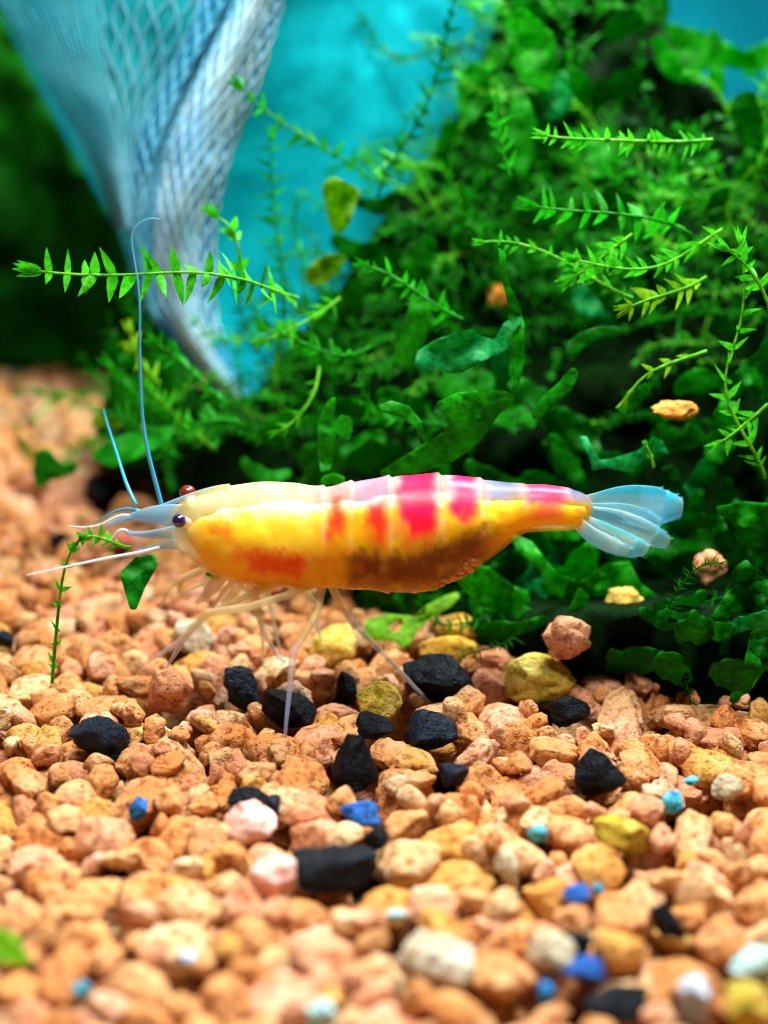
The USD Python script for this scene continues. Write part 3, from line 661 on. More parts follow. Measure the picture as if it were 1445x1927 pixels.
EDGE = PchipInterpolator([-100, 0, 110, 270, 350, 450, 540, 620, 680, 720, 760, 1300], [950, 930, 900, 830, 770, 715, 650, 590, 520, 330, 200, 200])
ok = (fp[:, 0] > EDGE(np.clip(fp[:, 1], -100, 1300)) + 10) & (fp[:, 0] < 1500) & (fp[:, 1] > -60) & (fp[:, 1] < 900)
cand = np.nonzero(ok)[0]
PLANT_MARKS = [(1180, 262, 'bright level strand'), (1110, 395, 'strand of tall leaves'), (1050, 490, 'thin arching strand'), (1230, 500, 'bushy bright strand'), (1260, 550, 'pale starry tuft'), (1385, 680, 'long upright strand'),
 (1240, 690, 'curved bare strand'), (565, 760, 'drooping moss tip'), (600, 650, 'strand on the lower slope'), (790, 545, 'mid-slope strand'), (270, 680, 'pale moss shoot'), (370, 710, 'moss shoot under the bag'), (770, 230, 'long dark strand'),
 (870, 660, 'bluish lobed leaf'), (970, 600, 'narrow ribbon leaf'), (860, 800, 'ragged holed leaf'), (630, 820, 'finger-shaped leaf'), (1040, 740, 'slanting strap leaf'), (1160, 860, 'forked leaf'), (1272, 773, 'flat orange pebble'),
 (938, 556, 'blurred orange pebble'), (650, 380, 'rounded yellow-green leaf'), (610, 510, 'notched yellow-green leaf'), (1000, 90, 'big rounded blurred leaf'), (985, 260, 'soft upright leaf'), (890, 175, 'soft oval leaf'),
 (1345, 170, 'blurred upright blade'), (1330, 95, 'large blurred leaf'), (1400, 240, 'dark edge leaf'), (1400, 970, 'pointed edge leaf'), (930, 1120, 'wavy leaf under the belly'), (1110, 1090, 'sprawling leaf'), (1220, 960, 'tail fan'),
 (1337, 1068, 'brown lodged pebble'), (250, 730, 'squarish dim leaf'), (250, 840, 'leaf beyond the antennae')]
tree_pts = []
tries = 0
while len(tree_pts) < 250 and tries < 9000:
    tries += 1
    i = int(frng.choice(cand)); px, py = fp[i, :2]
    dens = np.interp(py, [-60, 250, 420, 600, 680, 780, 900], [.35, .5, 1, .9, .4, .18, .08])
    if px > 1100 and py < 260: dens *= .15
    if px > 700 and 620 < py: dens *= .45
    if px < 700 and py > 560: dens *= 2.2
    if frng.random() > dens: continue
    if any(abs(px - q[0]) + abs(py - q[1]) < 26 for q in tree_pts): continue
    tree_pts.append((px, py))
    pos = fronts[i] + [0, -.4, .2]
    ang = frng.normal(math.pi * .9, .9)
    d = np.array([math.cos(ang) * .9, -abs(frng.normal(.18, .2)), math.sin(ang) * .8 + .05])
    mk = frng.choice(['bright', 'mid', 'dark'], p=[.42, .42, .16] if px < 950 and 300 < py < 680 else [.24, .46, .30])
    place_strand(mk, int(frng.integers(9)), pos, d, frng.uniform(.55, 1.0), label=by_landmark(px, py, PLANT_MARKS, {'bright': 'fresh green', 'mid': 'green', 'dark': 'dark green'}[mk] + ' feathery moss', 170))

# ------------------------------------------------------------------ broad liverwort leaves
def frond(poly, Y, mat, label, holes=(), amp=.7, tilt=None, smooth_px=14, seed=None, freq=.022, thick=.1, group=None, name='liverwort_leaf'):
    frond.n += 1
    v, f = sheet(poly, Y, 9, thick, holes, smooth_px, seed or frond.n * 7, amp, freq, tilt)
    return tag(obj(name, (v, f), GREEN[mat], origin=v[np.argmin(v[:, 2])]), label, 'leaf', group)
frond.n = 0
frond([(778,690),(785,660),(815,640),(845,630),(860,622),(890,618),(905,632),(930,640),(945,610),(965,595),(985,592),(975,615),(962,635),(955,660),(900,682),(870,702),(845,704),(830,690),(800,702)], 5.8, 'frond_blue', 'bright lobed leaf with a bluish sheen above the dark gap in the mound', amp=1.0)
frond([(936,462),(952,475),(957,530),(977,570),(987,610),(987,680),(977,720),(965,740),(958,700),(950,660),(958,610),(953,560),(942,520)], 5.8, 'frond', 'narrow upright ribbon leaf standing beside the bluish lobed one', smooth_px=6)
frond([(815,758),(860,738),(930,732),(970,740),(966,762),(940,778),(922,805),(905,830),(880,850),(850,870),(800,888),(690,900),(755,862),(800,835),(830,815),(850,790),(838,775)], 4.0, 'frond', 'large ragged leaf with two holes just above the red bands of the shrimp', holes=[(932,750,10),(897,768,12),(862,872,9)], amp=1.0, tilt=(0, .25))
frond([(713,764),(735,753),(768,762),(792,790),(806,840),(794,842),(780,805),(755,785),(718,775)], 4.2, 'frond', 'slender curled leaf bending over beside the ragged leaf', smooth_px=5)
frond([(598,790),(615,755),(633,744),(630,775),(626,800),(640,780),(662,784),(664,810),(657,828),(640,824),(632,812),(630,850),(622,885),(604,892),(597,850)], 4.8, 'frond', 'finger-shaped dark leaf with a rounded side lobe behind the carapace', smooth_px=6)
frond([(990,800),(1015,752),(1050,720),(1078,688),(1090,700),(1078,732),(1050,758),(1025,780)], 5, 'frond', 'slanting strap leaf to the side of the ragged leaf', amp=.4)
frond([(1066,645),(1090,625),(1130,612),(1168,614),(1162,632),(1120,642),(1094,658),(1078,684),(1060,672)], 7.4, 'frond_dark', 'bent dim leaf above the slanting strap leaf')
frond([(1088,820),(1104,820),(1116,848),(1130,866),(1160,860),(1200,848),(1228,822),(1246,828),(1262,858),(1236,850),(1212,868),(1190,890),(1160,884),(1140,880),(1114,886),(1110,862)], 5, 'frond_blue', 'forked leaf with a pale blue tip above the tail segment', smooth_px=6, amp=.9)
frond([(1236,800),(1270,788),(1312,800),(1338,830),(1296,846),(1258,852),(1234,828)], 6, 'frond_dark', 'broad dim leaf under the flat orange pebble')
frond([(1345,952),(1400,943),(1460,948),(1470,1005),(1430,1008),(1390,988),(1350,968)], 3, 'frond', 'pointed leaf reaching in from the picture edge beside the tail fan')
frond([(850,1085),(880,1062),(920,1066),(945,1085),(965,1102),(990,1140),(1006,1150),(985,1180),(970,1164),(930,1152),(890,1128)], 4.6, 'frond', 'leaf with a wavy edge tucked under the rear of the belly', amp=.9)
frond([(955,1000),(1000,1018),(1045,1075),(1090,1095),(1140,1060),(1185,1055),(1205,1098),(1265,1140),(1240,1148),(1190,1130),(1135,1108),(1100,1120),(1060,1128),(1028,1116),(1015,1070),(975,1045)], 5.2, 'frond', 'sprawling leaf under the tail fan with arms to both sides', holes=[(1085,1062,14)], amp=1.1)
frond([(1088,1105),(1108,1118),(1107,1150),(1092,1174),(1075,1172),(1068,1150),(1078,1128)], 3.4, 'frond', 'drop-shaped bright leaf touching the hanging pink-brown pebble', smooth_px=8, amp=.3)
frond([(678,1202),(690,1165),(730,1155),(780,1160),(800,1140),(840,1120),(876,1108),(854,1138),(806,1168),(782,1192),(772,1212),(755,1224),(745,1206),(715,1206)], 5.2, 'frond_lime', 'flat yellow-green leaf with one round hole, lying on the stones behind the rear leg', holes=[(745,1178,13)], amp=.4, tilt=(0, -.9))
frond([(1298,1222),(1330,1170),(1370,1110),(1420,1078),(1460,1100),(1460,1180),(1400,1222),(1340,1238)], .6, 'frond_dark', 'big dark leaf hanging over the shaded hollow at the picture edge', amp=1.2)
frond([(1368,1322),(1394,1270),(1410,1200),(1448,1188),(1458,1240),(1424,1282),(1396,1328)], -.5, 'frond', 'hanging leaf whose tip nearly touches the gravel at the picture edge')
frond([(225,1078),(255,1048),(292,1042),(298,1062),(272,1108),(256,1150),(244,1146),(234,1108)], .6, 'frond_dark', 'dark pointed leaf below the antenna bases', amp=.9, tilt=(.2, -.5))
frond([(598,912),(606,896),(628,889),(648,896),(652,912)], 3.5, 'frond', 'little rounded leaf tip showing over the back behind the carapace', smooth_px=6, amp=.2)
frond([(603,348),(625,329),(655,343),(684,358),(668,385),(658,424),(636,446),(620,424),(612,392)], 16, 'frond_lime', 'yellow-green rounded leaf glowing against the cyan cloth', amp=1.2, smooth_px=34)
frond([(572,520),(590,490),(622,475),(655,480),(640,510),(618,530),(585,540)], 15.5, 'frond_lime', 'yellow-green notched leaf under the rounded one at the cloth edge', amp=1.2)
frond([(735,690),(745,650),(775,560),(800,540),(815,580),(800,640),(780,700)], 11, 'mid', 'upright soft leaf beside the bluish lobed leaf', amp=.5)
frond([(168,862),(200,830),(262,808),(335,800),(318,830),(262,862),(210,880)], 13, 'frond', 'blurred leaf lying on the stones beyond the antennae', tilt=(0, -.8))
frond([(60,890),(66,850),(90,842),(115,872),(150,868),(142,890),(96,905),(70,925)], 16, 'frond', 'blurred clover-like leaf out on the far gravel')
frond([(205,690),(245,650),(300,660),(330,720),(320,790),(250,800),(205,760)], 18, 'frond_dark', 'squarish dim leaf at the foot of the net bag', amp=1.0)
frond([(170,800),(190,770),(235,795),(215,812)], 15, 'frond_lime', 'small pale leaf tip behind the short antenna', smooth_px=4)
frond([(-40,1745),(10,1748),(40,1770),(55,1800),(62,1822),(20,1815),(-40,1812)], -19.5, 'frond_lime', 'out-of-focus green leaf at the lower picture corner', tilt=(0, -.6), amp=.3)
frond([(966,1290),(1005,1285),(1050,1288),(1066,1296),(1050,1320),(1010,1330),(975,1312)], .9, 'frond', 'leaf patch lying over the algae covered stone', amp=.2, tilt=(0, -.7))
frond([(385,1082),(398,1068),(420,1075),(410,1092)], .8, 'frond', 'tiny leaf peeping out under the head', smooth_px=3, amp=.1)
frond([(1130,960),(1180,930),(1220,915),(1232,930),(1180,960),(1150,985)], 5.8, 'frond_dark', 'dim leaf behind the tail fan', amp=.6)
frond([(1210,1020),(1290,960),(1360,970),(1390,1040),(1330,1040),(1290,1080),(1230,1080)], 6.4, 'frond_dark', 'wide dark leaf behind the brown pebble', amp=1.2)
frond([(1380,700),(1445,640),(1500,660),(1480,740),(1420,760)], 6.5, 'frond_dark', 'broad dark leaf behind the upright strand at the picture edge', amp=1)
frond([(1160,770),(1180,735),(1215,720),(1225,735),(1200,765),(1172,790)], 5.4, 'frond', 'folded pale green leaf under the bare curved strand', amp=.5, smooth_px=5)
frond([(1215,70),(1260,40),(1330,60),(1400,95),(1480,60),(1480,110),(1420,140),(1350,120),(1290,150),(1230,130)], 27, 'frond', 'large blurred leaf against the blue wall at the top of the mound', amp=1.2)
frond([(1335,40),(1360,70),(1365,160),(1352,250),(1330,300),(1325,200),(1335,110)], 25, 'frond', 'upright blurred green blade before the blue wall', amp=.6)
frond([(1340,210),(1400,170),(1480,190),(1480,300),(1420,260),(1370,270)], 24, 'frond_dark', 'dark blurred leaf at the picture edge under the blue wall', amp=1.0)
frond([(1195,-40),(1250,-60),(1262,20),(1240,90),(1205,60)], 27, 'frond_dark', 'dim leaf at the top edge touching the blue wall', amp=.8)
frond([(950,30),(985,10),(1040,60),(1055,130),(1030,175),(985,160),(955,110)], 20, 'frond', 'big rounded blurred leaf high in the mound beside the cloth', amp=1.0)
frond([(960,190),(990,170),(1010,230),(1000,300),(985,350),(965,320),(955,250)], 18, 'frond', 'soft green upright leaf under the big rounded one', amp=.8)
frond([(860,150),(890,110),(925,130),(920,190),(890,235),(862,215)], 21, 'frond', 'soft oval leaf at the upper edge of the mound over the cloth', amp=.8)
# softer leaves filling the mound: each an outline of its own
lrng = np.random.default_rng(51)
def lobed(cx, cy, L, w, ang):
    t = np.linspace(0, 1, 9); prof = w * (.35 + .65 * np.sin(np.pi * np.clip(t * .85 + .1, 0, 1))) * lrng.uniform(.7, 1.25, 9)
    bend = lrng.normal(0, .5) * L * (t - .5) ** 2
    a = np.array([math.cos(ang), math.sin(ang)]); b = np.array([-a[1], a[0]])
    c = np.array([cx, cy]) + np.outer((t - .5) * L, a) + np.outer(bend, b)
    return [tuple(q) for q in np.vstack([c + np.outer(prof, b), (c - np.outer(prof * lrng.uniform(.7, 1.2, 9), b))[::-1]])]
SOFT = []
tries = 0
while len(SOFT) < 85 and tries < 6000:
    tries += 1
    cx, cy = lrng.uniform(420, 1480), lrng.uniform(-40, 1100)
    if not shapely.contains_xy(Polygon(core_poly).buffer(25), cx, cy): continue
    d = np.interp(cy, [0, 300, 450, 700, 900, 1080], [.8, .6, .12, .5, 1, .8])
    if 900 < cx and 480 < cy < 640: d *= .3
    if lrng.random() > d or any(math.hypot(cx - q[0], cy - q[1]) < 46 for q in SOFT): continue
    SOFT.append((cx, cy))
    L, w = lrng.uniform(70, 150), lrng.uniform(16, 34)
    Y = core_depth(cx, cy) - lrng.uniform(1.2, 4.5) * (1.35 if cy < 320 else 1)
    mk = lrng.choice(['frond', 'frond_dark', 'frond_dark', 'frond_blue'], p=[.36, .28, .26, .10])
    try:
        frond(lobed(cx, cy, L, w, lrng.uniform(0, math.pi)), Y, mk, by_landmark(cx, cy, PLANT_MARKS, {'frond': 'green', 'frond_dark': 'dark green', 'frond_blue': 'blue-green'}[mk] + ' lobed leaf', 190) or {'frond': 'green lobed leaf of the plant mound, crowded by its neighbours', 'frond_dark': 'dark lobed leaf within the plant mound', 'frond_blue': 'blue-green lobed leaf within the plant mound'}[mk],
              amp=1.0, tilt=(lrng.normal(0, .5), lrng.normal(.2, .5)), smooth_px=18, group={'frond': 'green leaves of the mound', 'frond_dark': 'dark leaves of the mound', 'frond_blue': 'blue-green leaves of the mound'}[mk])
    except Exception as e:
        print('soft leaf skipped', e)

# dark leaves and strands that hang over the shaded hollow at the foot of the mound
lows = []
tries = 0
while len(lows) < 46 and tries < 3000:
    tries += 1
    cx, cy = lrng.uniform(640, 1480), lrng.uniform(985, 1290)
    ground_row = float(np.interp(cx, [640, 860, 1000, 1100, 1250, 1400, 1500], [1150, 1195, 1250, 1275, 1300, 1335, 1350]))
    if cy > ground_row - 25 or any(math.hypot(cx - q[0], cy - q[1]) < 40 for q in lows): continue
    if math.hypot(cx - 1066, cy - 1200) < 95 or math.hypot(cx - 1174, cy - 1130) < 85 or math.hypot(cx - 1337, cy - 1068) < 85: continue
    if cy > ground_row - 90 and lrng.random() < .55: continue
    lows.append((cx, cy))
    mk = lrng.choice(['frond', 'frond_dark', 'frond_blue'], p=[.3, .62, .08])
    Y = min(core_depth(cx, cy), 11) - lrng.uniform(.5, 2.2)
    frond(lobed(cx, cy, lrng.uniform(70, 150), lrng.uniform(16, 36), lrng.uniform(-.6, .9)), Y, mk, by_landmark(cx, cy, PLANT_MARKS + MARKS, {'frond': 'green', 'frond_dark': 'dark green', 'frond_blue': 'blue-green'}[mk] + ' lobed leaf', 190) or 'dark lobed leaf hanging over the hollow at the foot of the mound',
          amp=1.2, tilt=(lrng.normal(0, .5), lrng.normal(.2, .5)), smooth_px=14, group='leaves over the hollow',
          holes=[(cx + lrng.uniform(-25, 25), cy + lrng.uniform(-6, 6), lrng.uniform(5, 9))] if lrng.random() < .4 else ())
fok = np.nonzero((fp[:, 0] > 700) & (fp[:, 0] < 1480) & (fp[:, 1] > 930) & (fp[:, 1] < 1240))[0]
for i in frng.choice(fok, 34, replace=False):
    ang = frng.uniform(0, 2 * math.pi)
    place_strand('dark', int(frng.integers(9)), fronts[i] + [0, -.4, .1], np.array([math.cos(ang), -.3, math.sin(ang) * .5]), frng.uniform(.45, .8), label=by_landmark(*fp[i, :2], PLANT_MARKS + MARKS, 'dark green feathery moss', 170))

# ------------------------------------------------------------------ the shrimp
PX = np.array([322, 335, 350, 375, 400, 450, 500, 550, 600, 625, 650, 700, 750, 800, 850, 900, 950, 985, 1020, 1060, 1095, 1112])
TOP = np.array([962, 948, 938, 929, 922, 912, 907, 909, 916, 915, 909, 902, 896, 893, 895, 902, 909, 912, 913, 918, 928, 942])
BOT = np.array([1018, 1032, 1046, 1068, 1084, 1099, 1105, 1108, 1108, 1107, 1107, 1112, 1117, 1114, 1096, 1067, 1030, 1003, 999, 998, 992, 978])
xs = (PX - 722.5) / 46
mid = (TOP + BOT) / 2; half_a = (BOT - TOP) / 2 / 46 / .97
zc_s = np.array([at(p, m, 0)[2] for p, m in zip(PX, mid)])
f_zc, f_a = PchipInterpolator(xs, zc_s), PchipInterpolator(xs, half_a)
f_b = PchipInterpolator(xs, half_a * np.interp(PX, [322, 400, 550, 700, 850, 950, 1020, 1112], [.85, .8, .80, .78, .80, .95, 1.0, .9]))
SEG = [(612 - 722.5) / 46, (662 - 722.5) / 46, (736 - 722.5) / 46, (828 - 722.5) / 46, (906 - 722.5) / 46, (985 - 722.5) / 46, (1075 - 722.5) / 46]
def trunk(scale=1.0, lumps=0.0, i0=0, i1=None):
    n, m = 180, 64
    x = np.linspace(xs[0], xs[-1], n) if scale == 1 else np.linspace((352 - 722.5) / 46, xs[-1] - .25, n); zc, a, b = f_zc(x), f_a(x), f_b(x)
    if scale != 1:
        g = np.interp(x * 46 + 722.5, [352, 375, 420, 550, 850, 930, 1000, 1100], [.25, .55, .74, .82, .80, .66, .55, .45]); zc = zc - a * .8 * np.clip(.93 - g, 0, .16) - .05 * a; a = a * g; b = b * g
    k = np.ones(n)
    for i, s in enumerate(SEG):                           # the rear edge of each shell plate stands a little proud of the next
        d = x - s
        if scale == 1: k += np.where(d <= 0, .040 * np.exp(d / .32), -.026 * np.exp(-d / .16))
    th = np.linspace(0, 2 * np.pi, m, endpoint=False)
    V = np.stack([np.repeat(x, m), ((b * k)[:, None] * np.cos(th) * (1 + .06 * np.sin(th))).ravel(), (zc[:, None] + (a * k)[:, None] * np.sin(th)).ravel()], 1)
    if lumps:
        c = np.stack([V[:, 0], 0 * V[:, 0], np.repeat(zc, m)], 1)
        V = c + (V - c) * (1 + lumps * 2 * (fbm(V * 1.2, 3, 8) - .5))[:, None] - np.array([0, 0, .06])
    i, j = np.meshgrid(np.arange(n - 1), np.arange(m), indexing='ij')
    q = np.stack([i * m + j, (i + 1) * m + j, (i + 1) * m + (j + 1) % m, i * m + (j + 1) % m], -1).reshape(-1, 4)
    F = np.vstack([q[:, [0, 1, 2]], q[:, [0, 2, 3]]])
    V = np.vstack([V, [[x[0] - .1, 0, zc[0]], [x[-1] + .1, 0, zc[-1]]]]); j = np.arange(m)
    F = np.vstack([F, np.stack([np.full(m, n * m), j, (j + 1) % m], 1), np.stack([np.full(m, n * m + 1), (n - 1) * m + (j + 1) % m, (n - 1) * m + j], 1)])
    return V, F[:, ::-1]
def to_manifold(v, f):
    t = trimesh.Trimesh(v, f, process=True)
    if t.volume < 0: t.invert()
    return Manifold(m3.Mesh(vert_properties=np.ascontiguousarray(t.vertices, np.float32), tri_verts=np.ascontiguousarray(t.faces, np.uint32)))
def ball(p, r): return Manifold.sphere(float(r), 16).translate([float(q) for q in p])
LOBES = []
def chain(pts, radii):
    out = []
    bs = [ball(p, r) for p, r in zip(pts, radii)]
    return [Manifold.batch_hull([bs[i], bs[i + 1]]) for i in range(len(bs) - 1)]
body_m = [to_manifold(*trunk())]
LEGS = [  # (px, py, Y, radius in px) joint by joint
    [(606,1098,-.7,15),(598,1150,-1.6,12),(586,1172,-2.0,11),(552,1226,-2.6,12),(546,1290,-3.1,9),(540,1345,-3.5,7),(534,1412,-3.9,4.5)],
    [(622,1098,.4,14),(642,1140,.5,12),(662,1170,.5,11),(738,1248,.3,9),(775,1288,.3,6.5),(812,1326,.2,4)],
    [(590,1098,-.6,14),(540,1120,-1.4,13),(470,1142,-2.0,13),(386,1154,-2.4,13),(350,1196,-2.2,11),(335,1222,-2.1,8),(314,1256,-2,4.5)],
    [(520,1098,.8,12),(400,1150,1.4,10),(340,1205,2.0,9),(300,1232,2.4,7),(278,1248,2.6,4)],
    [(470,1098,.2,12),(478,1140,.3,11),(500,1196,.5,9),(522,1236,.6,7),(536,1246,.6,4)],
    [(500,1098,1.0,11),(512,1160,1.6,8),(524,1215,2,6),(530,1236,2,3.5)],
    [(480,1098,-.5,11),(492,1180,-.4,7),(495,1215,-.3,5),(494,1252,-.2,3.5)],
    [(400,1068,-.7,12),(372,1074,-1.2,11),(338,1088,-1.5,9),(316,1110,-1.6,7),(304,1140,-1.6,4)],
    [(372,1078,-.3,9),(350,1086,-.5,8),(340,1098,-.6,6),(336,1116,-.6,4)],
    [(420,1080,-.4,22),(400,1106,-.5,20),(384,1124,-.6,13),(372,1132,-.6,8)],
    [(450,1088,.4,20),(440,1116,.4,16),(420,1132,.3,9)],
    [(440,1090,-.2,9),(410,1128,-.4,6),(398,1146,-.4,4),(404,1160,-.4,2.5)], [(560,1098,.9,10),(600,1140,1.6,8),(596,1180,1.9,6),(604,1205,2,3.5)], [(410,1078,.6,8),(380,1100,1,6),(352,1112,1.2,4),(346,1128,1.2,3)],
    [(520,1098,-.6,14),(480,1114,-1.0,12),(440,1134,-1.3,9),(420,1140,-1.4,6)],
]
leg_pts = []
for lg in LEGS:
    P = [at(x, y, Y) for x, y, Y, r in lg]; rr = [r / 46 * .62 for *_, r in lg]
    body_m += chain(P, rr); leg_pts += [p0 + (p1 - p0) * t for p0, p1 in zip(P, P[1:]) for t in np.linspace(0, 1, 8)]
def blade(pts, widths, thick, wdir, round_end=False):
    """a thin flat blade: centre line in photo pixels with depth, half widths in pixels, and the direction of its width"""
    P = spline([at(*p) for p in pts], 14); w = PchipInterpolator(np.linspace(0, 1, len(widths)), widths)(np.linspace(0, 1, 14)) / 46
    wd = np.array(wdir, float); wd /= np.linalg.norm(wd)
    parts = []
    for i in range(13):
        sp_ = []
        for q, ww in ((P[i], w[i]), (P[i + 1], w[i + 1])):
            n = Manifold.sphere(1.0, 24).scale([float(max(ww, .03)), thick, float(max(thick, ww * .45 if round_end and i > 10 else 0))])
            t = wd; nn_ = np.cross(t, FWD); nn_ /= np.linalg.norm(nn_); oo = np.cross(t, nn_)
            M = np.stack([t, nn_, oo], 1)
            n = n.transform(np.hstack([M, q[:, None]]))
            sp_.append(n)
        parts.append(Manifold.batch_hull(sp_))
    return parts, P
BL = []
for pts, w, wd in [
    ([(1088,952,.2),(1150,950,.3),(1215,952,.4),(1282,956,.5)], [18, 23, 31, 37, 39, 38, 31, 17], (.1, .35, 1)),
    ([(1090,965,0),(1150,975,0),(1200,995,-.1),(1256,1022,-.2)], [18, 18, 22, 25, 26, 23, 13], (.3, -.3, 1)),
    ([(1092,962,.1),(1150,962,.1),(1200,972,.1),(1240,985,.1)], [14, 14, 17, 19, 18, 10], (.2, .2, 1)),
    ([(1085,975,-.2),(1120,1000,-.6),(1165,1022,-.9),(1215,1036,-1.1)], [16, 24, 30, 31, 27, 14], (.35, -.4, 1)),
    ([(1082,975,-.4),(1110,1005,-.9),(1140,1022,-1.3),(1180,1038,-1.5)], [12, 16, 18, 19, 17, 9], (.4, -.4, 1))]:
    b, P = blade(pts, w, .075, wd, True); body_m += b; BL.append(P); LOBES.append((P, w, wd))
HB = []
for pts, w, wd in [
    ([(385,972,-.5),(310,966,-.5),(265,968,-.6),(228,982,-.7)], [20, 20, 16, 10, 3], (0, .2, 1)),
    ([(385,1004,-.8),(310,1004,-.9),(270,1006,-1.1),(240,1002,-1.2)], [18, 18, 14, 8, 3], (0, -.3, 1)),
    ([(385,1030,-.7),(318,1026,-.8),(290,1030,-1.0),(262,1036,-1.1)], [14, 14, 11, 6, 3], (0, -.3, 1)),
    ([(385,985,.4),(300,972,.7),(250,972,.8),(205,988,.9)], [22, 20, 15, 8, 3], (0, .3, 1)),
    ([(430,918,0),(370,930,0),(310,950,0),(255,965,0)], [8, 7, 5, 3, 1.5], (0, 0, 1))]:
    b, P = blade(pts, w, .10, wd); body_m += b; HB.append(P)
body = Manifold.batch_boolean(body_m, m3.OpType.Add).refine_to_length(.16)
bm = body.to_mesh(); bt = trimesh.Trimesh(bm.vert_properties[:, :3], bm.tri_verts, process=True)
trimesh.smoothing.filter_taubin(bt, lamb=.5, nu=.52, iterations=6)
bv = np.array(bt.vertices)
# pigment: the animal's own colours, plus part of the highlight painted on its back
def sm(e0, e1, x):
    t = np.clip((x - e0) / (e1 - e0), 0, 1); return t * t * (3 - 2 * t)
def mix(c, d, t): return c * (1 - t[:, None]) + np.array(d) * t[:, None]
def pigment_and_highlight(V, inner):
    px = V[:, 0] * 46 + 722.5
    xc = np.clip(V[:, 0], xs[0], xs[-1]); aa, bb, zz = f_a(xc), f_b(xc), f_zc(xc)
    k = .8 if inner else 1.0
    E = np.sqrt((V[:, 1] / bb) ** 2 + ((V[:, 2] - zz) / aa) ** 2)
    hh = ((V[:, 2] - zz) * .94 - np.abs(V[:, 1]) * .342) / (aa * .97)      # height on the flank, 1 on the back, -1 below the belly
    w1, w2, w3 = fbm(V * 1.3, 3, 11) - .5, fbm(V * 3.2, 3, 12) - .5, fbm(V * 6.5, 2, 17) - .5
    w4 = fbm(V * 11, 2, 19) - .5
    p, h = px + w1 * 26 + w2 * 24 + w3 * 18 + w4 * 12, hh + w2 * .5 + w3 * .34 + w4 * .2
    st = [np.tile(np.array([.84, .58, .010]), (len(V), 1))]
    def on(c, t): st[0] = mix(st[0], c, t)
    def band(x0, x1, lo, hi, c, edge=7, f=1.0):
        on(c, f * sm(x0 - edge, x0 + edge, p) * sm(x1 + edge, x1 - edge, p) * sm(lo - .10, lo + .10, h) * sm(hi + .10, hi - .08, h))
    on((.80, .42, .003), sm(-.2, -.9, h))                                   # deeper amber belly
    on((.90, .76, .10), sm(.8, .2, np.abs(h - .05)) * sm(385, 430, px) * sm(620, 560, px) * .75)
    on((.90, .72, .03), sm(.5, .1, np.abs(h - .1)) * sm(400, 440, px) * sm(600, 560, px) * .9)
    on((.84, .50, .008), sm(.02, .14, w1) * .7)
    on((.74, .26, .004), sm(.06, .18, w2) * sm(.2, -.3, hh) * .55)
    on((.90, .85, .50), sm(.26, .55, h) * sm(350, 385, px) * sm(605, 560, px))   # cream back of the carapace, paler with some highlight painted in
    on((.66, .50, .50), sm(.40, .62, h) * sm(560, 600, px) * sm(1120, 1080, px))  # milky back of the abdomen
    on((.50, .44, .70), sm(.5, .7, h) * np.maximum(sm(655, 670, px) * sm(745, 720, px), sm(898, 915, px) * sm(985, 970, px)) * .8)
    on((.30, .40, .78), sm(.40, .56, h) * np.maximum(sm(910, 922, px) * sm(975, 962, px), sm(1058, 1066, px) * sm(1108, 1098, px)) * .9)
    band(470, 575, -.72, -.34, (.78, .12, .006), 9); band(440, 480, -.5, -.3, (.82, .20, .008), 9); band(400, 445, -.02, .18, (.82, .20, .01), 7, .8)
    band(1000, 1055, -.5, .22, (.82, .22, .06), 14)
    egg = sm(636, 676, p) * sm(965, 880, p) * sm(-.20, -.42, h - .35 * np.clip((px - 780) / 180, 0, 1)) * sm(-1.06, -.74, h + np.clip((px - 800) / 260, 0, 1)) * sm(-.16, -.02, w1 + .12)
    on((.22, .040, .001), egg * .94); on((.60, .20, .004), egg * sm(.05, .16, w2) * .75); on((.09, .012, .0005), egg * sm(.04, .14, -w3) * .6)
    red = np.zeros(len(V)); before = st[0].copy()
    band(622, 648, -.02, .92, (.84, .06, .02)); band(690, 730, .05, .62, (.86, .035, .02)); band(704, 726, -.22, .1, (.86, .05, .015))
    band(750, 822, .12, 1.3, (.88, .006, .10)); band(764, 820, -.12, .3, (.88, .012, .04)); band(845, 890, .25, 1.3, (.86, .006, .13)); band(860, 888, .08, .3, (.86, .012, .08))
    band(985, 1060, .22, 1.3, (.86, .03, .17)); band(1088, 1100, -.2, .25, (.80, .18, .03), 5)
    red = np.abs(st[0] - before).sum(1)
    for s_ in SEG[:6]:
        on((.84, .72, .58), np.exp(-((V[:, 0] - s_) / .075) ** 2) * sm(-.5, .2, hh) * sm(-.12, .12, w2 + .02) * .6)
    return st[0], dict(px=px, hh=hh, E=E, red=np.clip(red * 2, 0, 1), egg=egg, w2=w2)
col, q_ = pigment_and_highlight(bv, False)
px, hh, E = q_['px'], q_['hh'], q_['E']
inside = (bv[:, 0] > xs[0]) & (bv[:, 0] < xs[-1]) & (E < 1.10)
dl, _ = cKDTree(np.array(leg_pts)).query(bv); dt, _ = cKDTree(np.vstack(BL)).query(bv); dh, _ = cKDTree(np.vstack(HB)).query(bv)
col = mix(col, (.62, .66, .42), sm(405, 335, px) * .8)
isleg = (~inside) & (dl < np.minimum(dt, dh) + .05); istail = (~inside) & ~isleg & (dt < dh); ishead = (~inside) & ~isleg & ~istail
legcol = np.where((bv[:, 2] < 4.2)[:, None], np.array([.74, .56, .58]), np.array([.76, .54, .22]))
legcol = np.where(((px < 560) & (px > 525) & (bv[:, 2] < 2.6))[:, None], np.array([.42, .52, .9]), legcol)
col[isleg] = legcol[isleg]
rimt = sm(.15, .5, dt); rib = .5 + .5 * np.sin(dt * 26 + 3 * fbm(bv * 1.5, 2, 5))
col[istail] = (np.array([.16, .58, .72]) * (1 - rimt[:, None]) + np.array([.01, .42, .70]) * rimt[:, None])[istail]
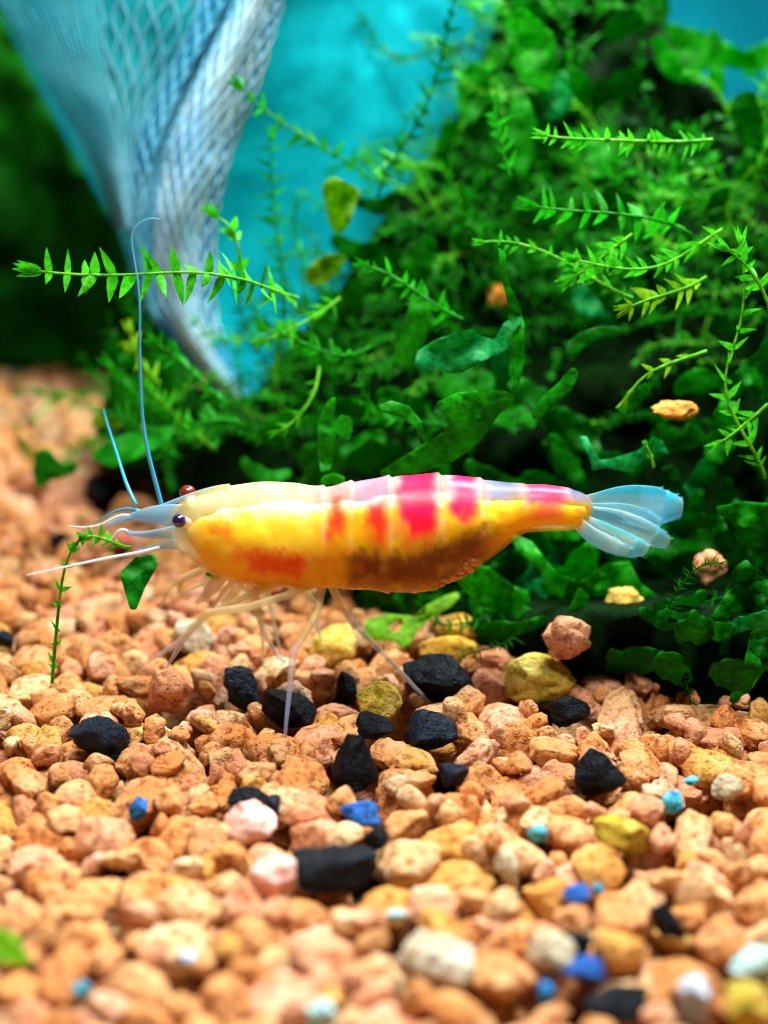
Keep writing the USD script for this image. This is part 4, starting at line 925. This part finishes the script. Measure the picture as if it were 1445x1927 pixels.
col[ishead] = (np.array([.10, .36, .62]) * (.7 + .5 * fbm(bv * 2.5, 2, 6))[:, None])[ishead]
# how much of what lies behind shows through the shell
clear = np.where(inside, .48 + .14 * sm(.3, .8, hh) + .12 * sm(890, 960, px) - .34 * q_['red'] - .06 * q_['egg'], 0)
clear = np.where(inside, np.maximum(clear, .62 * sm(400, 335, px)), clear)
clear[isleg] = .62; clear[istail] = (.40 + .25 * rib * (1 - rimt))[istail]; clear[ishead] = .50
lap = trimesh.smoothing.laplacian_calculation(bt)
for _ in range(2): clear = lap @ clear; col = lap @ col
body_look = usdkit.material(stage, '/World/Looks/shrimp_body', {
    'c': ('attribute', {'attribute': 'pigment_and_highlight'}), 'a': ('attribute', {'attribute': 'clear'}), 'g': ('geometry', {}),
    'n': ('noise_texture', {'scale': S(.9), 'detail': 4}), 'n2': ('noise_texture', {'scale': S(4), 'detail': 3}),
    'r': ('rgb_ramp', {'ramp': [(.3, (.86, .72, .6)), (.6, (1, 1, 1))]}), 'mu': ('mix_color', {'blend_type': 'multiply', 'fac': 1.0}),
    'bp': ('bump', {'strength': .05, 'distance': .06 * U, 'filter_width': .1}),
    'p': ('principled_bsdf', {'roughness': .34, 'specular_ior_level': .2, 'subsurface_weight': .4, 'subsurface_scale': .25 * U, 'subsurface_radius': (1.0, .7, .3)}),
    't': ('transparent_bsdf', {'color': (.95, .98, 1.0)}), 'x': ('mix_closure', {})},
    [('g.position', 'n.vector'), ('g.position', 'n2.vector'), ('n.fac', 'r.fac'), ('c.color', 'mu.a'), ('r.color', 'mu.b'), ('mu.result', 'p.base_color'),
     ('n2.fac', 'bp.height'), ('bp.normal', 'p.normal'), ('a.fac', 'x.fac'), ('p.BSDF', 'x.closure1'), ('t.BSDF', 'x.closure2')], surface='x.closure')
shrimp = thing('shrimp', 'yellow shrimp with red and pink bands walking over the gravel', 'shrimp', (0, 0, 0))
obj('body', (bv, np.array(bt.faces)), body_look, shrimp, smooth=True, cols={'pigment_and_highlight': col, 'clear': clear})
iv, if_ = trunk(.80, .17)
icol, iq = pigment_and_highlight(iv, True)
icol = mix(icol, (.92, .80, .30), sm(.5, .8, iq['hh'] / .8) * .5)
flesh = usdkit.material(stage, '/World/Looks/shrimp_flesh', {'c': ('attribute', {'attribute': 'pigment_and_highlight'}),
    'p': ('principled_bsdf', {'roughness': .6, 'specular_ior_level': .1, 'subsurface_weight': .4, 'subsurface_scale': .3 * U})}, [('c.color', 'p.base_color')], surface='p.BSDF')
obj('flesh', (iv, if_), flesh, shrimp, smooth=True, cols={'pigment_and_highlight': icol})
hr = np.random.default_rng(71); hairs = []
for P, w, wd in LOBES:
    P2 = P[6:]; W_ = PchipInterpolator(np.linspace(0, 1, len(w)), w)(np.linspace(0, 1, 14))[6:] / 46; wd = np.array(wd) / np.linalg.norm(wd); back = P[-1] - P[-4]; back /= np.linalg.norm(back)
    for k in range(64):
        t = 7 * hr.uniform(0, 1) ** .7; i = min(int(t), 6); side = hr.choice([-1, 1]); c = P2[i] + (P2[i + 1] - P2[i]) * (t - i); ww = W_[i] + (W_[i + 1] - W_[i]) * (t - i)
        if k < 0: c = P2[-1]; q0 = c + wd * hr.uniform(-1, 1) * W_[-1] * .9 + back * W_[-1] * .4
        else: q0 = c + wd * side * ww * .92
        d = back + wd * side * hr.uniform(.1, .6) + hr.normal(0, .15, 3); L = hr.uniform(.08, .2)
        hairs.append(tube(spline([q0, q0 + d * L * .5, q0 + d * L + [0, 0, hr.normal(0, .03)]], 4), np.linspace(.014, .005, 4), 4))
fringe_m = usdkit.material(stage, '/World/Looks/fringe', {'p': ('principled_bsdf', {'base_color': (.12, .55, .72), 'roughness': .5}), 't': ('transparent_bsdf', {}), 'x': ('mix_closure', {'fac': .35})}, [('p.BSDF', 'x.closure1'), ('t.BSDF', 'x.closure2')], surface='x.closure')
tag(obj('tail_fringe', joined(hairs), fringe_m, shrimp), kind='stuff')
# eyes on stalks
eye_m = usdkit.material(stage, '/World/Looks/eye_dark', {'p': ('principled_bsdf', {'base_color': (.02, .008, .06), 'roughness': .15, 'coat_weight': .6, 'coat_roughness': .05})}, surface='p.BSDF')
eye_r = mat_plain('eye_red', (.16, .012, .004), .25, coat_weight=.4)
stalk_m = mat_plain('eye_stalk', (.70, .62, .68), .35, subsurface_weight=.3, subsurface_scale=.2 * U)
def sphere(p, r, sc=(1, 1, 1)):
    s = trimesh.creation.icosphere(3, r); s.vertices *= sc; s.apply_translation(p); return s
def cone(p0, p1, r0, r1): return tube(spline([p0, (np.array(p0) + p1) / 2, p1], 8), np.linspace(r0, r1, 8), 12)
e1 = at(337, 980, -1.15); e2 = at(353, 926, .95)
ey = obj('eye', sphere(e1, .285), eye_m, shrimp); obj('eyestalk', cone(at(352, 984, -.55), e1 + [.05, .08, 0], .22, .2), stalk_m, ey)
ey2 = obj('eye', sphere(e2, .34, (1, 1, .85)), eye_r, shrimp); tag(ey2, label='reddish eye on the far side of the head')
obj('eyestalk', cone(at(362, 948, .5), e2 - [0, 0, .12], .2, .22), stalk_m, ey2)
ant_m = usdkit.material(stage, '/World/Looks/antenna', {'p': ('principled_bsdf', {'base_color': (.03, .36, .56), 'roughness': .3, 'subsurface_weight': .2, 'subsurface_scale': .1 * U}), 't': ('transparent_bsdf', {}), 'x': ('mix_closure', {'fac': .2})},
    [('p.BSDF', 'x.closure1'), ('t.BSDF', 'x.closure2')], surface='x.closure')
ant_p = usdkit.material(stage, '/World/Looks/antenna_pale', {'p': ('principled_bsdf', {'base_color': (.60, .62, .62), 'roughness': .3}), 't': ('transparent_bsdf', {}), 'x': ('mix_closure', {'fac': .35})},
    [('p.BSDF', 'x.closure1'), ('t.BSDF', 'x.closure2')], surface='x.closure')
def feeler(pts, r0, r1, m, n=60, name='antenna'):
    P = spline([at(*p) for p in pts], n); obj(name, tube(P, np.linspace(r0, r1, n) / 46, 8), m, shrimp)
feeler([(304,952,.2),(296,920,.3),(283,870,.5),(271,810,.7),(265,730,.9),(263,640,1.1),(261,545,1.3),(250,470,1.6),(252,430,1.8),(270,414,1.9),(300,412,2.0)], 4.6, .8, ant_m)
feeler([(256,950,.7),(242,920,1.2),(228,880,2.4),(214,835,4),(203,800,5.5),(195,770,7)], 4.2, .9, ant_m, 40)
feeler([(300,1030,-1.0),(260,1040,-1.4),(215,1048,-1.9),(165,1058,-2.5),(110,1070,-3.2),(50,1082,-4)], 4.2, 1.2, ant_p, 40)
feeler([(245,972,-.6),(222,972,-.7),(195,985,-.9),(165,992,-1.1),(130,990,-1.4)], 4, 1.2, ant_p, 24, 'antennule')
feeler([(262,962,.6),(235,958,.8),(205,968,1.0),(175,985,1.3)], 4, 1.2, ant_m, 24, 'antennule')
feeler([(240,1000,-1.2),(222,1000,-1.3),(212,1012,-1.4),(202,1022,-1.5)], 3.5, 1.2, ant_p, 20, 'antennule')
# eggs carried under the belly
erng = np.random.default_rng(61); eg = []
for _ in range(420):
    u = erng.uniform(650, 900); x = (u - 722.5) / 46; a, b, z0 = float(f_a(x)), float(f_b(x)), float(f_zc(x))
    th = erng.uniform(-math.pi, 0); q = np.array([x, b * .96 * math.cos(th), z0 + a * .92 * math.sin(th)])
    h = math.sin(th)
    if h > -.80 + .3 * np.clip((u - 800) / 150, 0, 1): continue
    if all(np.linalg.norm(q - e) > .27 for e in eg): eg.append(q)
egg_m = usdkit.material(stage, '/World/Looks/egg', {'p': ('principled_bsdf', {'base_color': (.50, .17, .01), 'roughness': .35, 'subsurface_weight': .5, 'subsurface_scale': .2 * U})}, surface='p.BSDF')
sph = trimesh.creation.icosphere(2, .2)
tag(obj('egg_mass', joined([(np.array(sph.vertices) * [1.2, 1, .9] + q, np.array(sph.faces)) for q in eg]), egg_m, shrimp), label='brown eggs carried under the belly', kind='stuff')
